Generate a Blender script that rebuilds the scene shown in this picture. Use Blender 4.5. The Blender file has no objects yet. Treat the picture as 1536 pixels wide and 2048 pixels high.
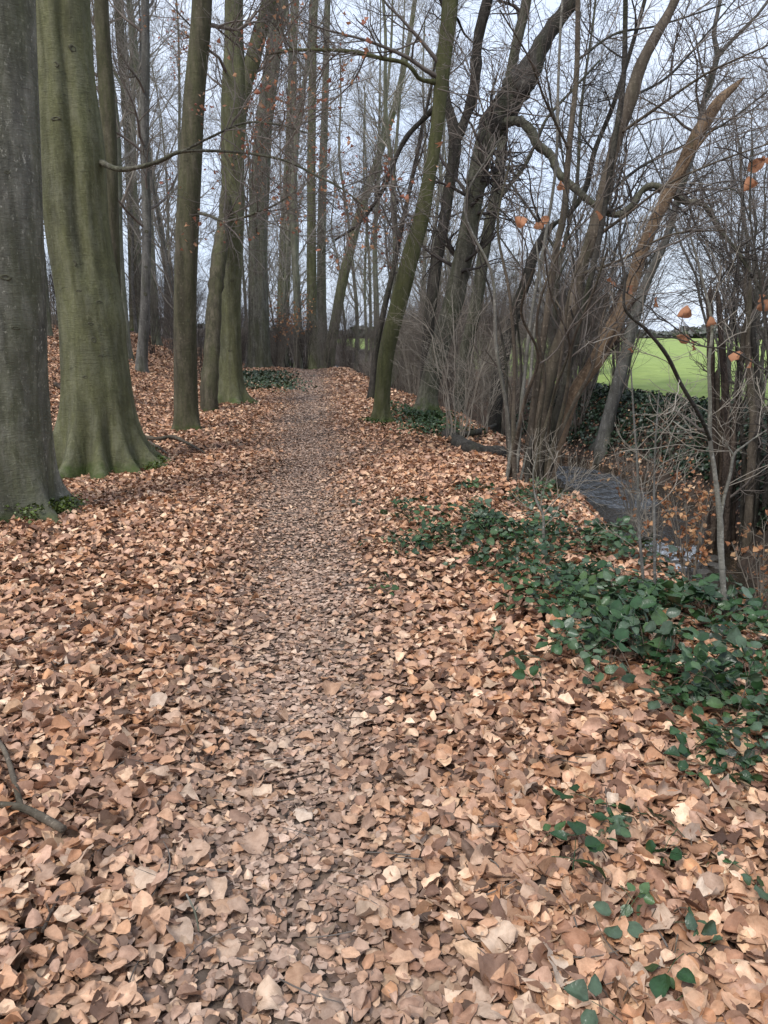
import bpy, math, random
import numpy as np
from mathutils import Vector

# ------------------------------------------------------------------ camera, world, sun, exposure
PITCH = math.radians(13.2)
F = 1550.0
EYE = np.array([0.0, 0.0, 1.5])
scene = bpy.context.scene
cam_data = bpy.data.cameras.new('camera')
cam_data.sensor_fit = 'VERTICAL'
cam_data.sensor_height = 36.0
cam_data.lens = 36.0 * F / 2048.0
cam_data.clip_start = 0.05
cam_data.clip_end = 2000.0
cam = bpy.data.objects.new('camera', cam_data)
cam.location = EYE
cam.rotation_euler = (math.radians(90) - PITCH, 0, 0)
scene.collection.objects.link(cam)
scene.camera = cam

SUN_EL, SUN_ROT = math.radians(52), math.radians(215)
world = bpy.data.worlds.new('World')
scene.world = world
world.use_nodes = True
wn = world.node_tree
wn.nodes.clear()
w_out = wn.nodes.new('ShaderNodeOutputWorld')
w_bg = wn.nodes.new('ShaderNodeBackground')
w_sky = wn.nodes.new('ShaderNodeTexSky')
w_sky.sky_type = 'NISHITA'
w_sky.sun_disc = False
w_sky.sun_elevation = SUN_EL
w_sky.sun_rotation = SUN_ROT
w_mix = wn.nodes.new('ShaderNodeMix')
w_mix.data_type = 'RGBA'
w_mix.inputs[0].default_value = 0.80
w_co = wn.nodes.new('ShaderNodeTexCoord')
w_noise = wn.nodes.new('ShaderNodeTexNoise')
w_noise.inputs['Scale'].default_value = 2.2
w_noise.inputs['Detail'].default_value = 5
w_ramp = wn.nodes.new('ShaderNodeValToRGB')
w_ramp.color_ramp.elements[0].position = 0.3
w_ramp.color_ramp.elements[0].color = (7.6, 8.8, 11.0, 1)
w_ramp.color_ramp.elements[1].position = 0.75
w_ramp.color_ramp.elements[1].color = (9.7, 10.6, 12.2, 1)
wn.links.new(w_co.outputs['Generated'], w_noise.inputs['Vector'])
wn.links.new(w_noise.outputs['Fac'], w_ramp.inputs['Fac'])
wn.links.new(w_sky.outputs['Color'], w_mix.inputs[6])
wn.links.new(w_ramp.outputs['Color'], w_mix.inputs[7])
# an overcast sky is somewhat brighter towards the zenith
w_sep = wn.nodes.new('ShaderNodeSeparateXYZ')
w_up = wn.nodes.new('ShaderNodeMapRange')
w_up.inputs['From Min'].default_value = 0.0; w_up.inputs['From Max'].default_value = 1.0
w_up.inputs['To Min'].default_value = 1.0; w_up.inputs['To Max'].default_value = 1.25
w_vm = wn.nodes.new('ShaderNodeVectorMath'); w_vm.operation = 'SCALE'
wn.links.new(w_co.outputs['Generated'], w_sep.inputs[0])
wn.links.new(w_sep.outputs['Z'], w_up.inputs['Value'])
wn.links.new(w_mix.outputs[2], w_vm.inputs[0]); wn.links.new(w_up.outputs[0], w_vm.inputs['Scale'])
wn.links.new(w_vm.outputs[0], w_bg.inputs['Color'])
w_bg.inputs['Strength'].default_value = 0.06
wn.links.new(w_bg.outputs[0], w_out.inputs['Surface'])

sun_data = bpy.data.lights.new('sun', 'SUN')
sun_data.energy = 1.5
sun_data.angle = math.radians(14)
sun_data.color = (1.0, 0.965, 0.91)
sun = bpy.data.objects.new('sun', sun_data)
sun.rotation_euler = (math.radians(38), 0, math.radians(-35))
sun.location = (0, 0, 30)
scene.collection.objects.link(sun)

scene.view_settings.view_transform = 'Standard'
scene.view_settings.look = 'None'
scene.view_settings.gamma = 1.0
scene.view_settings.exposure = 1.0
scene.view_settings.use_curve_mapping = False
scene.render.engine = 'CYCLES'
scene.cycles.max_bounces = 6
scene.cycles.diffuse_bounces = 3
scene.cycles.glossy_bounces = 3
scene.cycles.transparent_max_bounces = 4

rng = np.random.default_rng(11)
random.seed(11)
coll = scene.collection

# ------------------------------------------------------------------ land shape
def sstep(a, b, x):
    t = np.clip((x - a) / (b - a), 0, 1)
    return t * t * (3 - 2 * t)

def path_x(y):
    return -0.08 - 0.093 * np.asarray(y, float)

def edge_x(y):      # where the level ground beside the path starts to fall to the stream
    return np.interp(y, [-8, 3, 5.5, 8, 10.5, 14, 20, 30, 60], [2.2, 1.75, 1.6, 1.35, 1.0, 0.35, -0.35, -1.35, -4.3])

def stream_x(y):
    return np.interp(y, [-10, 4, 8, 10, 12.5, 15, 17, 20, 25, 30, 40, 60, 90], [3.9, 3.5, 3.15, 3.7, 4.15, 4.1, 3.4, 2.5, 1.2, .35, -1.2, -4.5, -9])

WATER = -1.3

def ground(x, y):
    x = np.asarray(x, float); y = np.asarray(y, float)
    s = x - path_x(y)
    # wooded slope on one side of the path
    a = np.maximum(0, -s - 2.3)
    hill = 0.42 * (np.sqrt(a * a + 0.25) - 0.5)
    cap = 1.75
    hill = cap * (1 - np.exp(-(hill / cap) ** 1.25 * 1.15))
    hill = hill * sstep(3.0, 9.0, y)
    z = hill
    z = z - 0.05 * np.maximum(0, y - 31.0) * sstep(5.0, 1.0, np.abs(s)) * sstep(90, 45, y)
    # stream cutting
    e = edge_x(y); c = stream_x(y)
    left = c - 0.80
    bed = -1.48
    t = np.clip((x - e) / np.maximum(left - e, 0.2), 0, 1)
    down = bed * (0.22 * t + 0.78 * sstep(0.3, 1.0, t))
    bank_w = np.interp(y, [0, 9, 14, 18, 30, 60], [1.0, 0.95, 1.2, 1.5, 1.2, 1.0])
    right = c + 0.72
    top = -0.18 * sstep(8, 0, x - right - bank_w)
    up = bed + (top - bed) * sstep(0, 1, (x - right) / bank_w)
    cut = np.where(x < left, down, np.where(x < right, bed, up))
    fade = sstep(120, 60, y)
    z = z + np.where(x > e, cut * fade, 0)
    rough = 0.35 + 0.65 * sstep(1.0, 3.0, np.abs(s))
    n = (0.020 * np.sin(2.1 * x + 1.3 * y + .4) + 0.016 * np.sin(3.7 * x - 2.9 * y + 2.0) + 0.010 * np.sin(7.3 * x + 5.1 * y)
         + 0.007 * np.sin(13.1 * x - 9.7 * y + 1.0))
    steep = np.where((x > e + .3) & (x < c + 3), 1.0, 0.0)
    n2 = 0.05 * np.sin(4.3 * y + 1.7 * x) + 0.035 * np.sin(9.1 * y - 3.0 * x) + 0.03 * np.sin(6.3 * x + 2.0 * y)
    z = z + n * rough + n2 * steep * np.where(np.abs(x - c) > .6, 1, 0)
    # faint trodden dip along the path
    z = z - 0.035 * np.exp(-(s / 0.45) ** 2)
    return z

def ray(px, py):
    u = (px - 768) / F; v = (1024 - py) / F
    return np.array([u, math.cos(PITCH) + v * math.sin(PITCH), -math.sin(PITCH) + v * math.cos(PITCH)])

def at(px, py, Y):
    d = ray(px, py)
    return EYE + d * (Y / d[1])

def per_px(py, Y):        # metres covered by one photo pixel at distance Y
    return Y / ray(768, py)[1] / F

def hit(px, py, far=150):
    d = ray(px, py)
    t = np.concatenate([np.arange(0.8, 40, 0.01), np.arange(40, far, 0.25)])
    p = EYE[None] + d[None] * t[:, None]
    below = p[:, 2] < ground(p[:, 0], p[:, 1])
    i = int(np.argmax(below)) if below.any() else len(t) - 1
    q = p[i].copy(); q[2] = float(ground(q[0], q[1]))
    return q

# ------------------------------------------------------------------ mesh helpers
def mesh_from(name, V, faces_groups, mats, col=None, smooth=True, mat_idx=None):
    """faces_groups: list of int arrays (n,k)"""
    me = bpy.data.meshes.new(name)
    V = np.asarray(V, np.float32)
    fg = [np.asarray(f, np.int32) for f in faces_groups if len(f)]
    me.vertices.add(len(V))
    me.vertices.foreach_set('co', V.ravel())
    loops = np.concatenate([f.ravel() for f in fg])
    tot = np.concatenate([np.full(len(f), f.shape[1], np.int32) for f in fg])
    start = np.concatenate([[0], np.cumsum(tot)[:-1]]).astype(np.int32)
    me.loops.add(len(loops))
    me.loops.foreach_set('vertex_index', loops)
    me.polygons.add(len(tot))
    me.polygons.foreach_set('loop_start', start)
    me.polygons.foreach_set('loop_total', tot)
    if smooth:
        me.polygons.foreach_set('use_smooth', np.ones(len(tot), bool))
    if mat_idx is not None:
        me.polygons.foreach_set('material_index', np.asarray(mat_idx, np.int32))
    for m in (mats if isinstance(mats, (list, tuple)) else [mats]):
        me.materials.append(m)
    if col is not None:
        ca = me.color_attributes.new('col', 'FLOAT_COLOR', 'POINT')
        c4 = np.ones((len(V), 4), np.float32); c4[:, :3] = col
        ca.data.foreach_set('color', c4.ravel())
    me.update(calc_edges=True)
    return me

def link(name, me, parent=None, loc=None):
    o = bpy.data.objects.new(name, me)
    coll.objects.link(o)
    if parent is not None: o.parent = parent
    if loc is not None: o.location = loc
    return o

def root(name, loc, label, cat, group=None):
    o = bpy.data.objects.new(name, None)
    o.empty_display_size = 0.2
    coll.objects.link(o)
    o.location = [float(v) for v in loc]
    o['label'] = label; o['category'] = cat
    if group: o['group'] = group
    return o

def tag(o, label, cat, group=None):
    o['label'] = label; o['category'] = cat
    if group: o['group'] = group

def nrm(a):
    return a / np.maximum(np.linalg.norm(a, axis=-1, keepdims=True), 1e-9)

def tubes(P, R, S):
    """P (N,K,3) centre lines, R (N,K) radii -> verts, quads"""
    N, K, _ = P.shape
    T = np.empty_like(P)
    T[:, 1:-1] = P[:, 2:] - P[:, :-2]; T[:, 0] = P[:, 1] - P[:, 0]; T[:, -1] = P[:, -1] - P[:, -2]
    T = nrm(T)
    mt = np.abs(nrm(P[:, -1] - P[:, 0]))
    ref = np.zeros((N, 3)); ref[np.arange(N), np.argmin(mt, axis=1)] = 1
    A = nrm(np.cross(T, ref[:, None, :])); B = np.cross(T, A)
    th = np.arange(S) * 2 * math.pi / S
    V = P[:, :, None, :] + R[:, :, None, None] * (A[:, :, None, :] * np.cos(th)[None, None, :, None] + B[:, :, None, :] * np.sin(th)[None, None, :, None])
    idx = np.arange(N * K * S).reshape(N, K, S)
    a = idx[:, :-1, :]; b = idx[:, 1:, :]
    a2 = np.roll(a, -1, axis=2); b2 = np.roll(b, -1, axis=2)
    Q = np.stack([a, a2, b2, b], axis=-1).reshape(-1, 4)
    return V.reshape(-1, 3), Q

class Buf:
    def __init__(self): self.V = []; self.Q = []; self.T = []; self.n = 0; self.C = []; self.UV = []
    def add(self, V, Q, col=None, tri=False):
        (self.T if tri else self.Q).append(np.asarray(Q) + self.n); self.V.append(V); self.n += len(V)
        if col is not None: self.C.append(col)
    def mesh(self, name, mat, off=None, smooth=True):
        V = np.concatenate(self.V)
        if off is not None: V = V - np.asarray(off)[None]
        g = []
        if self.Q: g.append(np.concatenate(self.Q))
        if self.T: g.append(np.concatenate(self.T))
        me = mesh_from(name, V, g, mat, col=np.concatenate(self.C) if self.C else None, smooth=smooth)
        if self.UV:
            uv = np.concatenate(self.UV); full = np.zeros((len(V), 3), np.float32); full[:len(uv)] = uv
            me.attributes.new('blade', 'FLOAT_VECTOR', 'POINT').data.foreach_set('vector', full.ravel())
        return me

def catmull(pts, n):
    """pts (M,D) -> n samples, evenly spread over the length"""
    pts = np.asarray(pts, float)
    if len(pts) == 2: pts = np.array([pts[0], (pts[0] + pts[1]) / 2, pts[1]])
    p = np.vstack([2 * pts[0] - pts[1], pts, 2 * pts[-1] - pts[-2]])
    out = []
    for i in range(1, len(p) - 2):
        t = np.linspace(0, 1, 24, endpoint=False)[:, None]
        a, b, c, d = p[i - 1], p[i], p[i + 1], p[i + 2]
        out.append(0.5 * ((2 * b) + (-a + c) * t + (2 * a - 5 * b + 4 * c - d) * t ** 2 + (-a + 3 * b - 3 * c + d) * t ** 3))
    out = np.vstack(out + [p[-2][None]])
    L = np.concatenate([[0], np.cumsum(np.linalg.norm(np.diff(out[:, :3], axis=0), axis=1))])
    s = np.linspace(0, L[-1], n)
    return np.stack([np.interp(s, L, out[:, k]) for k in range(out.shape[1])], axis=1)

def sprout(P, R, n, t0, t1, length, ang, K, up, wob, rf, rtip, g, lean=None, rmax=None, tpow=1.0):
    N, K0, _ = P.shape
    t = t0 + (t1 - t0) * g.random((N, n)) ** tpow
    f = t * (K0 - 1); i = np.minimum(f.astype(int), K0 - 2); w = (f - i)[..., None]
    rows = np.arange(N)[:, None]
    pos = P[rows, i] * (1 - w) + P[rows, i + 1] * w
    tan = nrm(P[rows, i + 1] - P[rows, i])
    rad = R[rows, i] * (1 - w[..., 0]) + R[rows, i + 1] * w[..., 0]
    M = N * n
    pos = pos.reshape(M, 3); tan = tan.reshape(M, 3); rad = rad.reshape(M); t = t.reshape(M)
    rnd = nrm(g.normal(size=(M, 3)))
    perp = nrm(rnd - tan * (rnd * tan).sum(1, keepdims=True))
    a = np.radians(ang) * g.uniform(0.65, 1.3, M)[:, None]
    d = nrm(tan * np.cos(a) + perp * np.sin(a) + (0 if lean is None else np.asarray(lean)[None]))
    L = length * g.uniform(0.45, 1.2, M) * (1.15 - 0.6 * t)
    step = (L / (K - 1))[:, None]
    pts = [pos]; cur = pos
    for k in range(K - 1):
        d = nrm(d + wob * g.normal(size=(M, 3)) + up * np.array([0, 0, 1.0]))
        cur = cur + d * step
        pts.append(cur)
    C = np.stack(pts, axis=1)
    r0 = rad * rf
    if rmax: r0 = np.minimum(r0, rmax)
    r0 = np.maximum(r0, rtip)
    RR = r0[:, None] * (1 - np.linspace(0, 1, K)[None] ** 0.8) + rtip * np.linspace(0, 1, K)[None] ** 0.8
    return C, RR

# ------------------------------------------------------------------ materials
def new_mat(name):
    m = bpy.data.materials.new(name); m.use_nodes = True
    nt = m.node_tree; nt.nodes.clear()
    out = nt.nodes.new('ShaderNodeOutputMaterial'); b = nt.nodes.new('ShaderNodeBsdfPrincipled')
    nt.links.new(b.outputs[0], out.inputs['Surface'])
    return m, nt, b

class NT:
    def __init__(self, nt): self.nt = nt
    def node(self, typ, **kw):
        n = self.nt.nodes.new(typ)
        for k, v in kw.items(): setattr(n, k, v)
        return n
    def link(self, a, b): self.nt.links.new(a, b)
    def noise(self, vec, scale, detail=4, rough=.55, dist=0):
        n = self.node('ShaderNodeTexNoise'); n.inputs['Scale'].default_value = scale
        n.inputs['Detail'].default_value = detail; n.inputs['Roughness'].default_value = rough; n.inputs['Distortion'].default_value = dist
        if vec is not None: self.link(vec, n.inputs['Vector'])
        return n
    def ramp(self, fac, stops):
        n = self.node('ShaderNodeValToRGB'); e = n.color_ramp.elements
        e[0].position = stops[0][0]; e[0].color = (*stops[0][1], 1)
        e[1].position = stops[-1][0]; e[1].color = (*stops[-1][1], 1)
        for p, c in stops[1:-1]:
            x = e.new(p); x.color = (*c, 1)
        self.link(fac, n.inputs['Fac']); return n
    def fac(self, fac, a, b):
        return self.ramp(fac, [(a, (0, 0, 0)), (b, (1, 1, 1))]).outputs['Color']
    def mix(self, fac, a, b, blend='MIX'):
        n = self.node('ShaderNodeMix', data_type='RGBA', blend_type=blend)
        for s, v in ((n.inputs[0], fac), (n.inputs[6], a), (n.inputs[7], b)):
            if isinstance(v, (int, float)): s.default_value = v
            elif isinstance(v, tuple): s.default_value = (*v, 1)
            else: self.link(v, s)
        return n.outputs[2]
    def math(self, op, a, b=None, clamp=False):
        n = self.node('ShaderNodeMath', operation=op, use_clamp=clamp)
        for s, v in ((n.inputs[0], a), (n.inputs[1], b)):
            if v is None: continue
            if isinstance(v, (int, float)): s.default_value = v
            else: self.link(v, s)
        return n.outputs[0]
    def scale(self, vec, s, rot=None):
        n = self.node('ShaderNodeMapping'); n.inputs['Scale'].default_value = s
        if rot: n.inputs['Rotation'].default_value = rot
        self.link(vec, n.inputs['Vector']); return n.outputs[0]
    def bump(self, h, strength, dist, prev=None):
        n = self.node('ShaderNodeBump'); n.inputs['Strength'].default_value = strength; n.inputs['Distance'].default_value = dist
        self.link(h, n.inputs['Height'])
        if prev is not None: self.link(prev, n.inputs['Normal'])
        return n.outputs[0]

def bark(name, pale, dark, algae, algae_amt, fissure=0.0, moss_h=0.0, rough_len=0.22, spots=0.5):
    m, nt, b = new_mat(name); t = NT(nt)
    co = t.node('ShaderNodeTexCoord').outputs['Object']
    big = t.noise(t.scale(co, (1, 1, .35)), 1.6, 4)
    streak = t.noise(t.scale(co, (1, 1, rough_len)), 14, 5, .6, .4)
    col = t.mix(t.fac(streak.outputs['Fac'], .35, .68), dark, pale)
    band = t.noise(t.scale(co, (1, 1, .07)), 7, 3, .6, .5)
    col = t.mix(t.math('MULTIPLY', t.fac(band.outputs['Fac'], .42, .62), .55), col, tuple(c * .5 for c in dark))
    # lichen flecks and dark scars
    fl = t.noise(t.scale(co, (1, 1, .6)), 38, 3, .7)
    col = t.mix(t.math('MULTIPLY', t.fac(fl.outputs['Fac'], .58, .7), spots), col, tuple(min(1, c * 2.1 + .02) for c in pale))
    sc = t.noise(t.scale(co, (1, 1, 2.6)), 5.5, 4, .6, .8)
    col = t.mix(t.math('MULTIPLY', t.fac(sc.outputs['Fac'], .60, .70), .6), col, tuple(c * .45 for c in dark))
    # green film of algae
    al = t.noise(t.scale(co, (1, 1, .22)), 4.5, 5, .6, .3)
    am = t.math('ADD', t.math('MULTIPLY', al.outputs['Fac'], .9), t.math('MULTIPLY', big.outputs['Fac'], .6))
    am = t.fac(am, .98 - algae_amt * .75, 1.15 - algae_amt * .55)
    var = t.mix(t.fac(fl.outputs['Fac'], .3, .7), algae, tuple(c * 1.5 for c in algae))
    var = t.mix(t.math('MULTIPLY', t.fac(band.outputs['Fac'], .40, .60), .5), var, tuple(c * .42 for c in algae))
    var = t.mix(t.math('MULTIPLY', t.fac(streak.outputs['Fac'], .45, .7), .45), var, pale)
    col = t.mix(t.math('MULTIPLY', am, .86), col, var)
    if moss_h > 0:
        z = t.node('ShaderNodeSeparateXYZ'); t.link(co, z.inputs[0])
        mz = t.math('MULTIPLY', t.math('SUBTRACT', moss_h, z.outputs['Z']), 1 / moss_h, True)
        mn = t.noise(co, 7, 4)
        mm = t.fac(t.math('MULTIPLY', mz, mn.outputs['Fac']), .30, .50)
        col = t.mix(t.math('MULTIPLY', mm, .8), col, (.055, .08, .018))
    b.inputs['Roughness'].default_value = .88
    b.inputs['Specular IOR Level'].default_value = .2
    mo = t.noise(t.scale(co, (1, 1, .8)), 3.4, 6, .72, .6)
    col = t.mix(t.math('MULTIPLY', t.fac(mo.outputs['Fac'], .44, .70), .45), col, tuple(c * .75 for c in dark))
    col = t.mix(t.math('MULTIPLY', t.fac(t.math('SUBTRACT', 1.0, mo.outputs['Fac']), .52, .72), .30), col, tuple(c * 1.15 for c in pale))
    wr = t.noise(t.scale(co, (1, 1, 4.5)), 9, 4, .65, 1.2)
    wf = t.fac(wr.outputs['Fac'], .60, .70)
    col = t.mix(t.math('MULTIPLY', wf, .45 * (1 - fissure) if fissure < 1 else 0.0), col, tuple(c * .5 for c in dark))
    n1 = t.bump(streak.outputs['Fac'], .8, .018 + .03 * fissure)
    n1 = t.bump(wr.outputs['Fac'], .5, .02, n1)
    t.link(col, b.inputs['Base Color'])
    if fissure > 0:
        vo = t.node('ShaderNodeTexVoronoi', feature='DISTANCE_TO_EDGE'); vo.inputs['Scale'].default_value = 22
        wv = t.scale(co, (1, 1, .16))
        wd = t.mix(.12, wv, t.noise(co, 6, 3).outputs['Color'])
        t.link(wd, vo.inputs['Vector'])
        n1 = t.bump(vo.outputs['Distance'], fissure, .03, n1)
    n2 = t.bump(fl.outputs['Fac'], .35, .006, n1)
    t.link(n2, b.inputs['Normal'])
    return m

M_BEECH = bark('beech_bark_green', (.17, .165, .115), (.055, .055, .038), (.098, .098, .045), .78, moss_h=.42)
M_BEECH_GREY = bark('beech_bark_grey', (.20, .19, .155), (.075, .072, .058), (.088, .09, .05), .50, moss_h=.3, spots=.8)
M_BEECH_BROWN = bark('beech_bark_brown', (.13, .108, .078), (.05, .042, .03), (.062, .062, .030), .62, moss_h=.25)
M_GREEN = bark('mossy_bark', (.12, .11, .07), (.045, .045, .025), (.064, .066, .024), .82, moss_h=.3)
M_OAK = bark('furrowed_bark', (.17, .155, .12), (.055, .05, .038), (.075, .078, .045), .5, fissure=.8, moss_h=.6)
M_DARK = bark('dark_bark', (.085, .075, .062), (.03, .026, .022), (.042, .045, .024), .35, fissure=.6)
M_GREY = bark('slim_grey_bark', (.19, .18, .16), (.08, .075, .066), (.06, .065, .035), .3)
M_HAZEL = bark('hazel_bark', (.155, .125, .092), (.065, .05, .037), (.06, .06, .035), .3)
M_DEAD = bark('bare_dead_wood', (.31, .215, .135), (.11, .07, .042), (.07, .07, .04), .12, fissure=.7, rough_len=.05, spots=.2)
M_TORN = bark('torn_dark_wood', (.13, .095, .07), (.035, .025, .02), (.04, .04, .02), .1, fissure=1.0, rough_len=.04, spots=.2)
M_PALE = bark('pale_sapling_bark', (.25, .235, .20), (.12, .11, .09), (.09, .10, .05), .3)
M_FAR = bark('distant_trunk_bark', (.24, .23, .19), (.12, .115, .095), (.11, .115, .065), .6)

def twig_mat(name, a, b_):
    m, nt, b = new_mat(name); t = NT(nt)
    co = t.node('ShaderNodeTexCoord').outputs['Object']
    n = t.noise(co, 3, 3)
    oi = t.node('ShaderNodeObjectInfo')
    c = t.mix(t.fac(n.outputs['Fac'], .35, .65), a, b_)
    c = t.mix(t.math('MULTIPLY', oi.outputs['Random'], .4), c, tuple(x * .5 for x in a))
    t.link(c, b.inputs['Base Color'])
    b.inputs['Roughness'].default_value = .8; b.inputs['Specular IOR Level'].default_value = .2
    return m
M_TWIG = twig_mat('twig_grey_brown', (.11, .09, .075), (.20, .17, .145))
M_TWIG_D = twig_mat('twig_dark', (.04, .034, .030), (.085, .07, .06))
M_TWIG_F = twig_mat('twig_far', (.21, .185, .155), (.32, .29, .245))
M_TWIG_P = twig_mat('twig_pale', (.20, .17, .135), (.32, .28, .225))

def leaf_mat(name, attr=True, rough=.62, trans=.12, ramp=None, coat=0.0):
    m, nt, b = new_mat(name); t = NT(nt)
    if attr:
        a = t.node('ShaderNodeAttribute', attribute_name='col')
        base = a.outputs['Color']
    else:
        oi = t.node('ShaderNodeObjectInfo')
        base = t.ramp(oi.outputs['Random'], ramp).outputs['Color']
        a = t.node('ShaderNodeAttribute', attribute_name='col')
        base = t.mix(1.0, base, a.outputs['Color'], 'MULTIPLY')
    co = t.node('ShaderNodeTexCoord').outputs['Object']
    n = t.noise(co, 34, 4, .7)
    base = t.mix(t.math('MULTIPLY', t.fac(n.outputs['Fac'], .42, .68), .55), base, t.mix(1.0, base, (.48, .40, .34), 'MULTIPLY'))
    lu = t.node('ShaderNodeAttribute', attribute_name='blade')
    ls = t.node('ShaderNodeSeparateXYZ'); t.link(lu.outputs['Vector'], ls.inputs[0])
    wv = t.math('FRACT', t.math('SUBTRACT', t.math('MULTIPLY', ls.outputs['X'], 8.0), t.math('MULTIPLY', t.math('ABSOLUTE', ls.outputs['Y']), 1.7)))
    vein = t.math('MULTIPLY', t.fac(t.math('ABSOLUTE', t.math('SUBTRACT', wv, .5)), .36, .49), t.fac(ls.outputs['X'], .01, .05))
    base = t.mix(t.math('MULTIPLY', vein, .15), base, t.mix(1.0, base, (1.45, 1.4, 1.3), 'MULTIPLY'))
    t.link(base, b.inputs['Base Color'])
    b.inputs['Roughness'].default_value = rough
    b.inputs['Specular IOR Level'].default_value = .35
    n2 = t.noise(co, 130, 2)
    t.link(t.bump(vein, .3, .001, t.bump(n2.outputs['Fac'], .3, .004)), b.inputs['Normal'])
    if trans > 0:
        tr = t.node('ShaderNodeBsdfTranslucent'); t.link(base, tr.inputs['Color'])
        mx = t.node('ShaderNodeMixShader'); mx.inputs[0].default_value = trans
        out = [x for x in nt.nodes if x.type == 'OUTPUT_MATERIAL'][0]
        t.link(b.outputs[0], mx.inputs[1]); t.link(tr.outputs[0], mx.inputs[2]); t.link(mx.outputs[0], out.inputs['Surface'])
    return m
M_LITTER = leaf_mat('dry_leaf_litter')
LEAFSTOPS = [(0, (.30, .17, .11)), (.15, (.48, .29, .18)), (.3, (.58, .39, .27)), (.45, (.42, .28, .20)), (.58, (.68, .50, .36)), (.7, (.50, .33, .23)), (.82, (.22, .125, .085)), (1, (.76, .60, .46))]
M_LEAF1 = leaf_mat('dry_leaf', attr=False, ramp=LEAFSTOPS)
M_BRAMBLE = leaf_mat('bramble_leaf', attr=False, rough=.32, trans=.08, ramp=[(0, (.018, .042, .015)), (.25, (.028, .072, .024)), (.45, (.05, .105, .035)), (.6, (.075, .13, .045)), (.75, (.05, .085, .05)), (.9, (.10, .15, .085)), (1, (.035, .05, .035))])
M_IVY = leaf_mat('ivy_leaf', rough=.35, trans=.05)
M_RUSSET = leaf_mat('russet_leaf', rough=.7, trans=.3)

# ------------------------------------------------------------------ ground sheet
def axis(parts):
    out = []
    for a, b, d in parts: out.append(np.arange(a, b, d))
    return np.concatenate(out + [[parts[-1][1]]])
gx = axis([(-600, -60, 30), (-60, -20, 3), (-20, -8, .6), (-8, 8, .11), (8, 20, .5), (20, 60, 3), (60, 600, 30)])
gy = axis([(-60, -8, 4), (-8, 0, .6), (0, 20, .11), (20, 36, .3), (36, 80, 1.5), (80, 200, 8), (200, 900, 50)])
X, Y = np.meshgrid(gx, gy)
Z = ground(X, Y)
nx, ny = len(gx), len(gy)
idx = np.arange(nx * ny).reshape(ny, nx)
Q = np.stack([idx[:-1, :-1], idx[:-1, 1:], idx[1:, 1:], idx[1:, :-1]], -1).reshape(-1, 4)
s_ = X - path_x(Y); c_ = stream_x(Y)
wear = np.exp(-((s_ + .05 * np.sin(Y * 1.1)) / (.42 + .01 * Y)) ** 2)
grass = sstep(1.0, 3.0, X - c_ - 2.2) * sstep(14, 19, Y + 0.25 * X)
grass = np.maximum(grass, sstep(70, 110, Y) * sstep(-20, 5, X))
soil = np.maximum(sstep(-.7, .1, X - c_ + .9) * sstep(3.2, 1.8, X - c_), sstep(33, 38, Y) * .8)
colattr = np.stack([wear, grass, soil], -1).reshape(-1, 3)
m_ground, nt, b = new_mat('woodland_floor'); t = NT(nt)
co = t.node('ShaderNodeTexCoord').outputs['Object']
at_ = t.node('ShaderNodeAttribute', attribute_name='col')
sp = t.node('ShaderNodeSeparateColor'); t.link(at_.outputs['Color'], sp.inputs[0])
vo = t.node('ShaderNodeTexVoronoi'); vo.inputs['Scale'].default_value = 17
t.link(t.mix(.04, co, t.noise(co, 9, 2).outputs['Color']), vo.inputs['Vector'])
sv = t.node('ShaderNodeSeparateColor'); t.link(vo.outputs['Color'], sv.inputs[0])
leafc = t.ramp(sv.outputs[0], [(0, (.09, .05, .032)), (.25, (.20, .11, .065)), (.5, (.34, .20, .125)), (.7, (.26, .15, .09)), (.85, (.44, .28, .18)), (1, (.15, .085, .055))]).outputs['Color']
edge = t.fac(vo.outputs['Distance'], .35, .75)
leafc = t.mix(t.math('MULTIPLY', edge, .7), leafc, (.06, .035, .022))
big = t.noise(co, .9, 4)
mud = t.mix(t.noise(co, 24, 5, .7).outputs['Fac'], (.045, .036, .029), (.125, .10, .08))
wearf = t.fac(t.math('MULTIPLY', sp.outputs[0], t.math('ADD', t.noise(co, 6, 4).outputs['Fac'], .45)), .42, .72)
col = t.mix(t.math('MULTIPLY', wearf, .75), leafc, mud)
soilc = t.mix(t.fac(t.noise(co, 8, 5, .65).outputs['Fac'], .35, .7), (.028, .021, .016), (.085, .058, .042))
so = t.fac(t.math('MULTIPLY', sp.outputs[2], t.math('ADD', t.noise(co, 2.2, 4).outputs['Fac'], .5)), .35, .7)
col = t.mix(so, col, soilc)
gr = t.mix(t.fac(t.noise(co, 1.2, 6, .7).outputs['Fac'], .3, .7), (.17, .23, .055), (.29, .36, .10))
gf = t.fac(t.math('MULTIPLY', sp.outputs[1], t.math('ADD', t.noise(co, .9, 4).outputs['Fac'], .5)), .35, .6)
col = t.mix(gf, col, gr)
t.link(col, b.inputs['Base Color']); b.inputs['Roughness'].default_value = .85
b.inputs['Specular IOR Level'].default_value = .25
hn = t.bump(vo.outputs['Distance'], .6, .02)
hn = t.bump(t.noise(co, 30, 5, .7).outputs['Fac'], .6, .02, hn)
t.link(hn, b.inputs['Normal'])
me = mesh_from('ground', np.stack([X, Y, Z], -1).reshape(-1, 3), [Q], m_ground, col=colattr)
GROUND = link('ground', me); GROUND['kind'] = 'structure'

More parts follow.
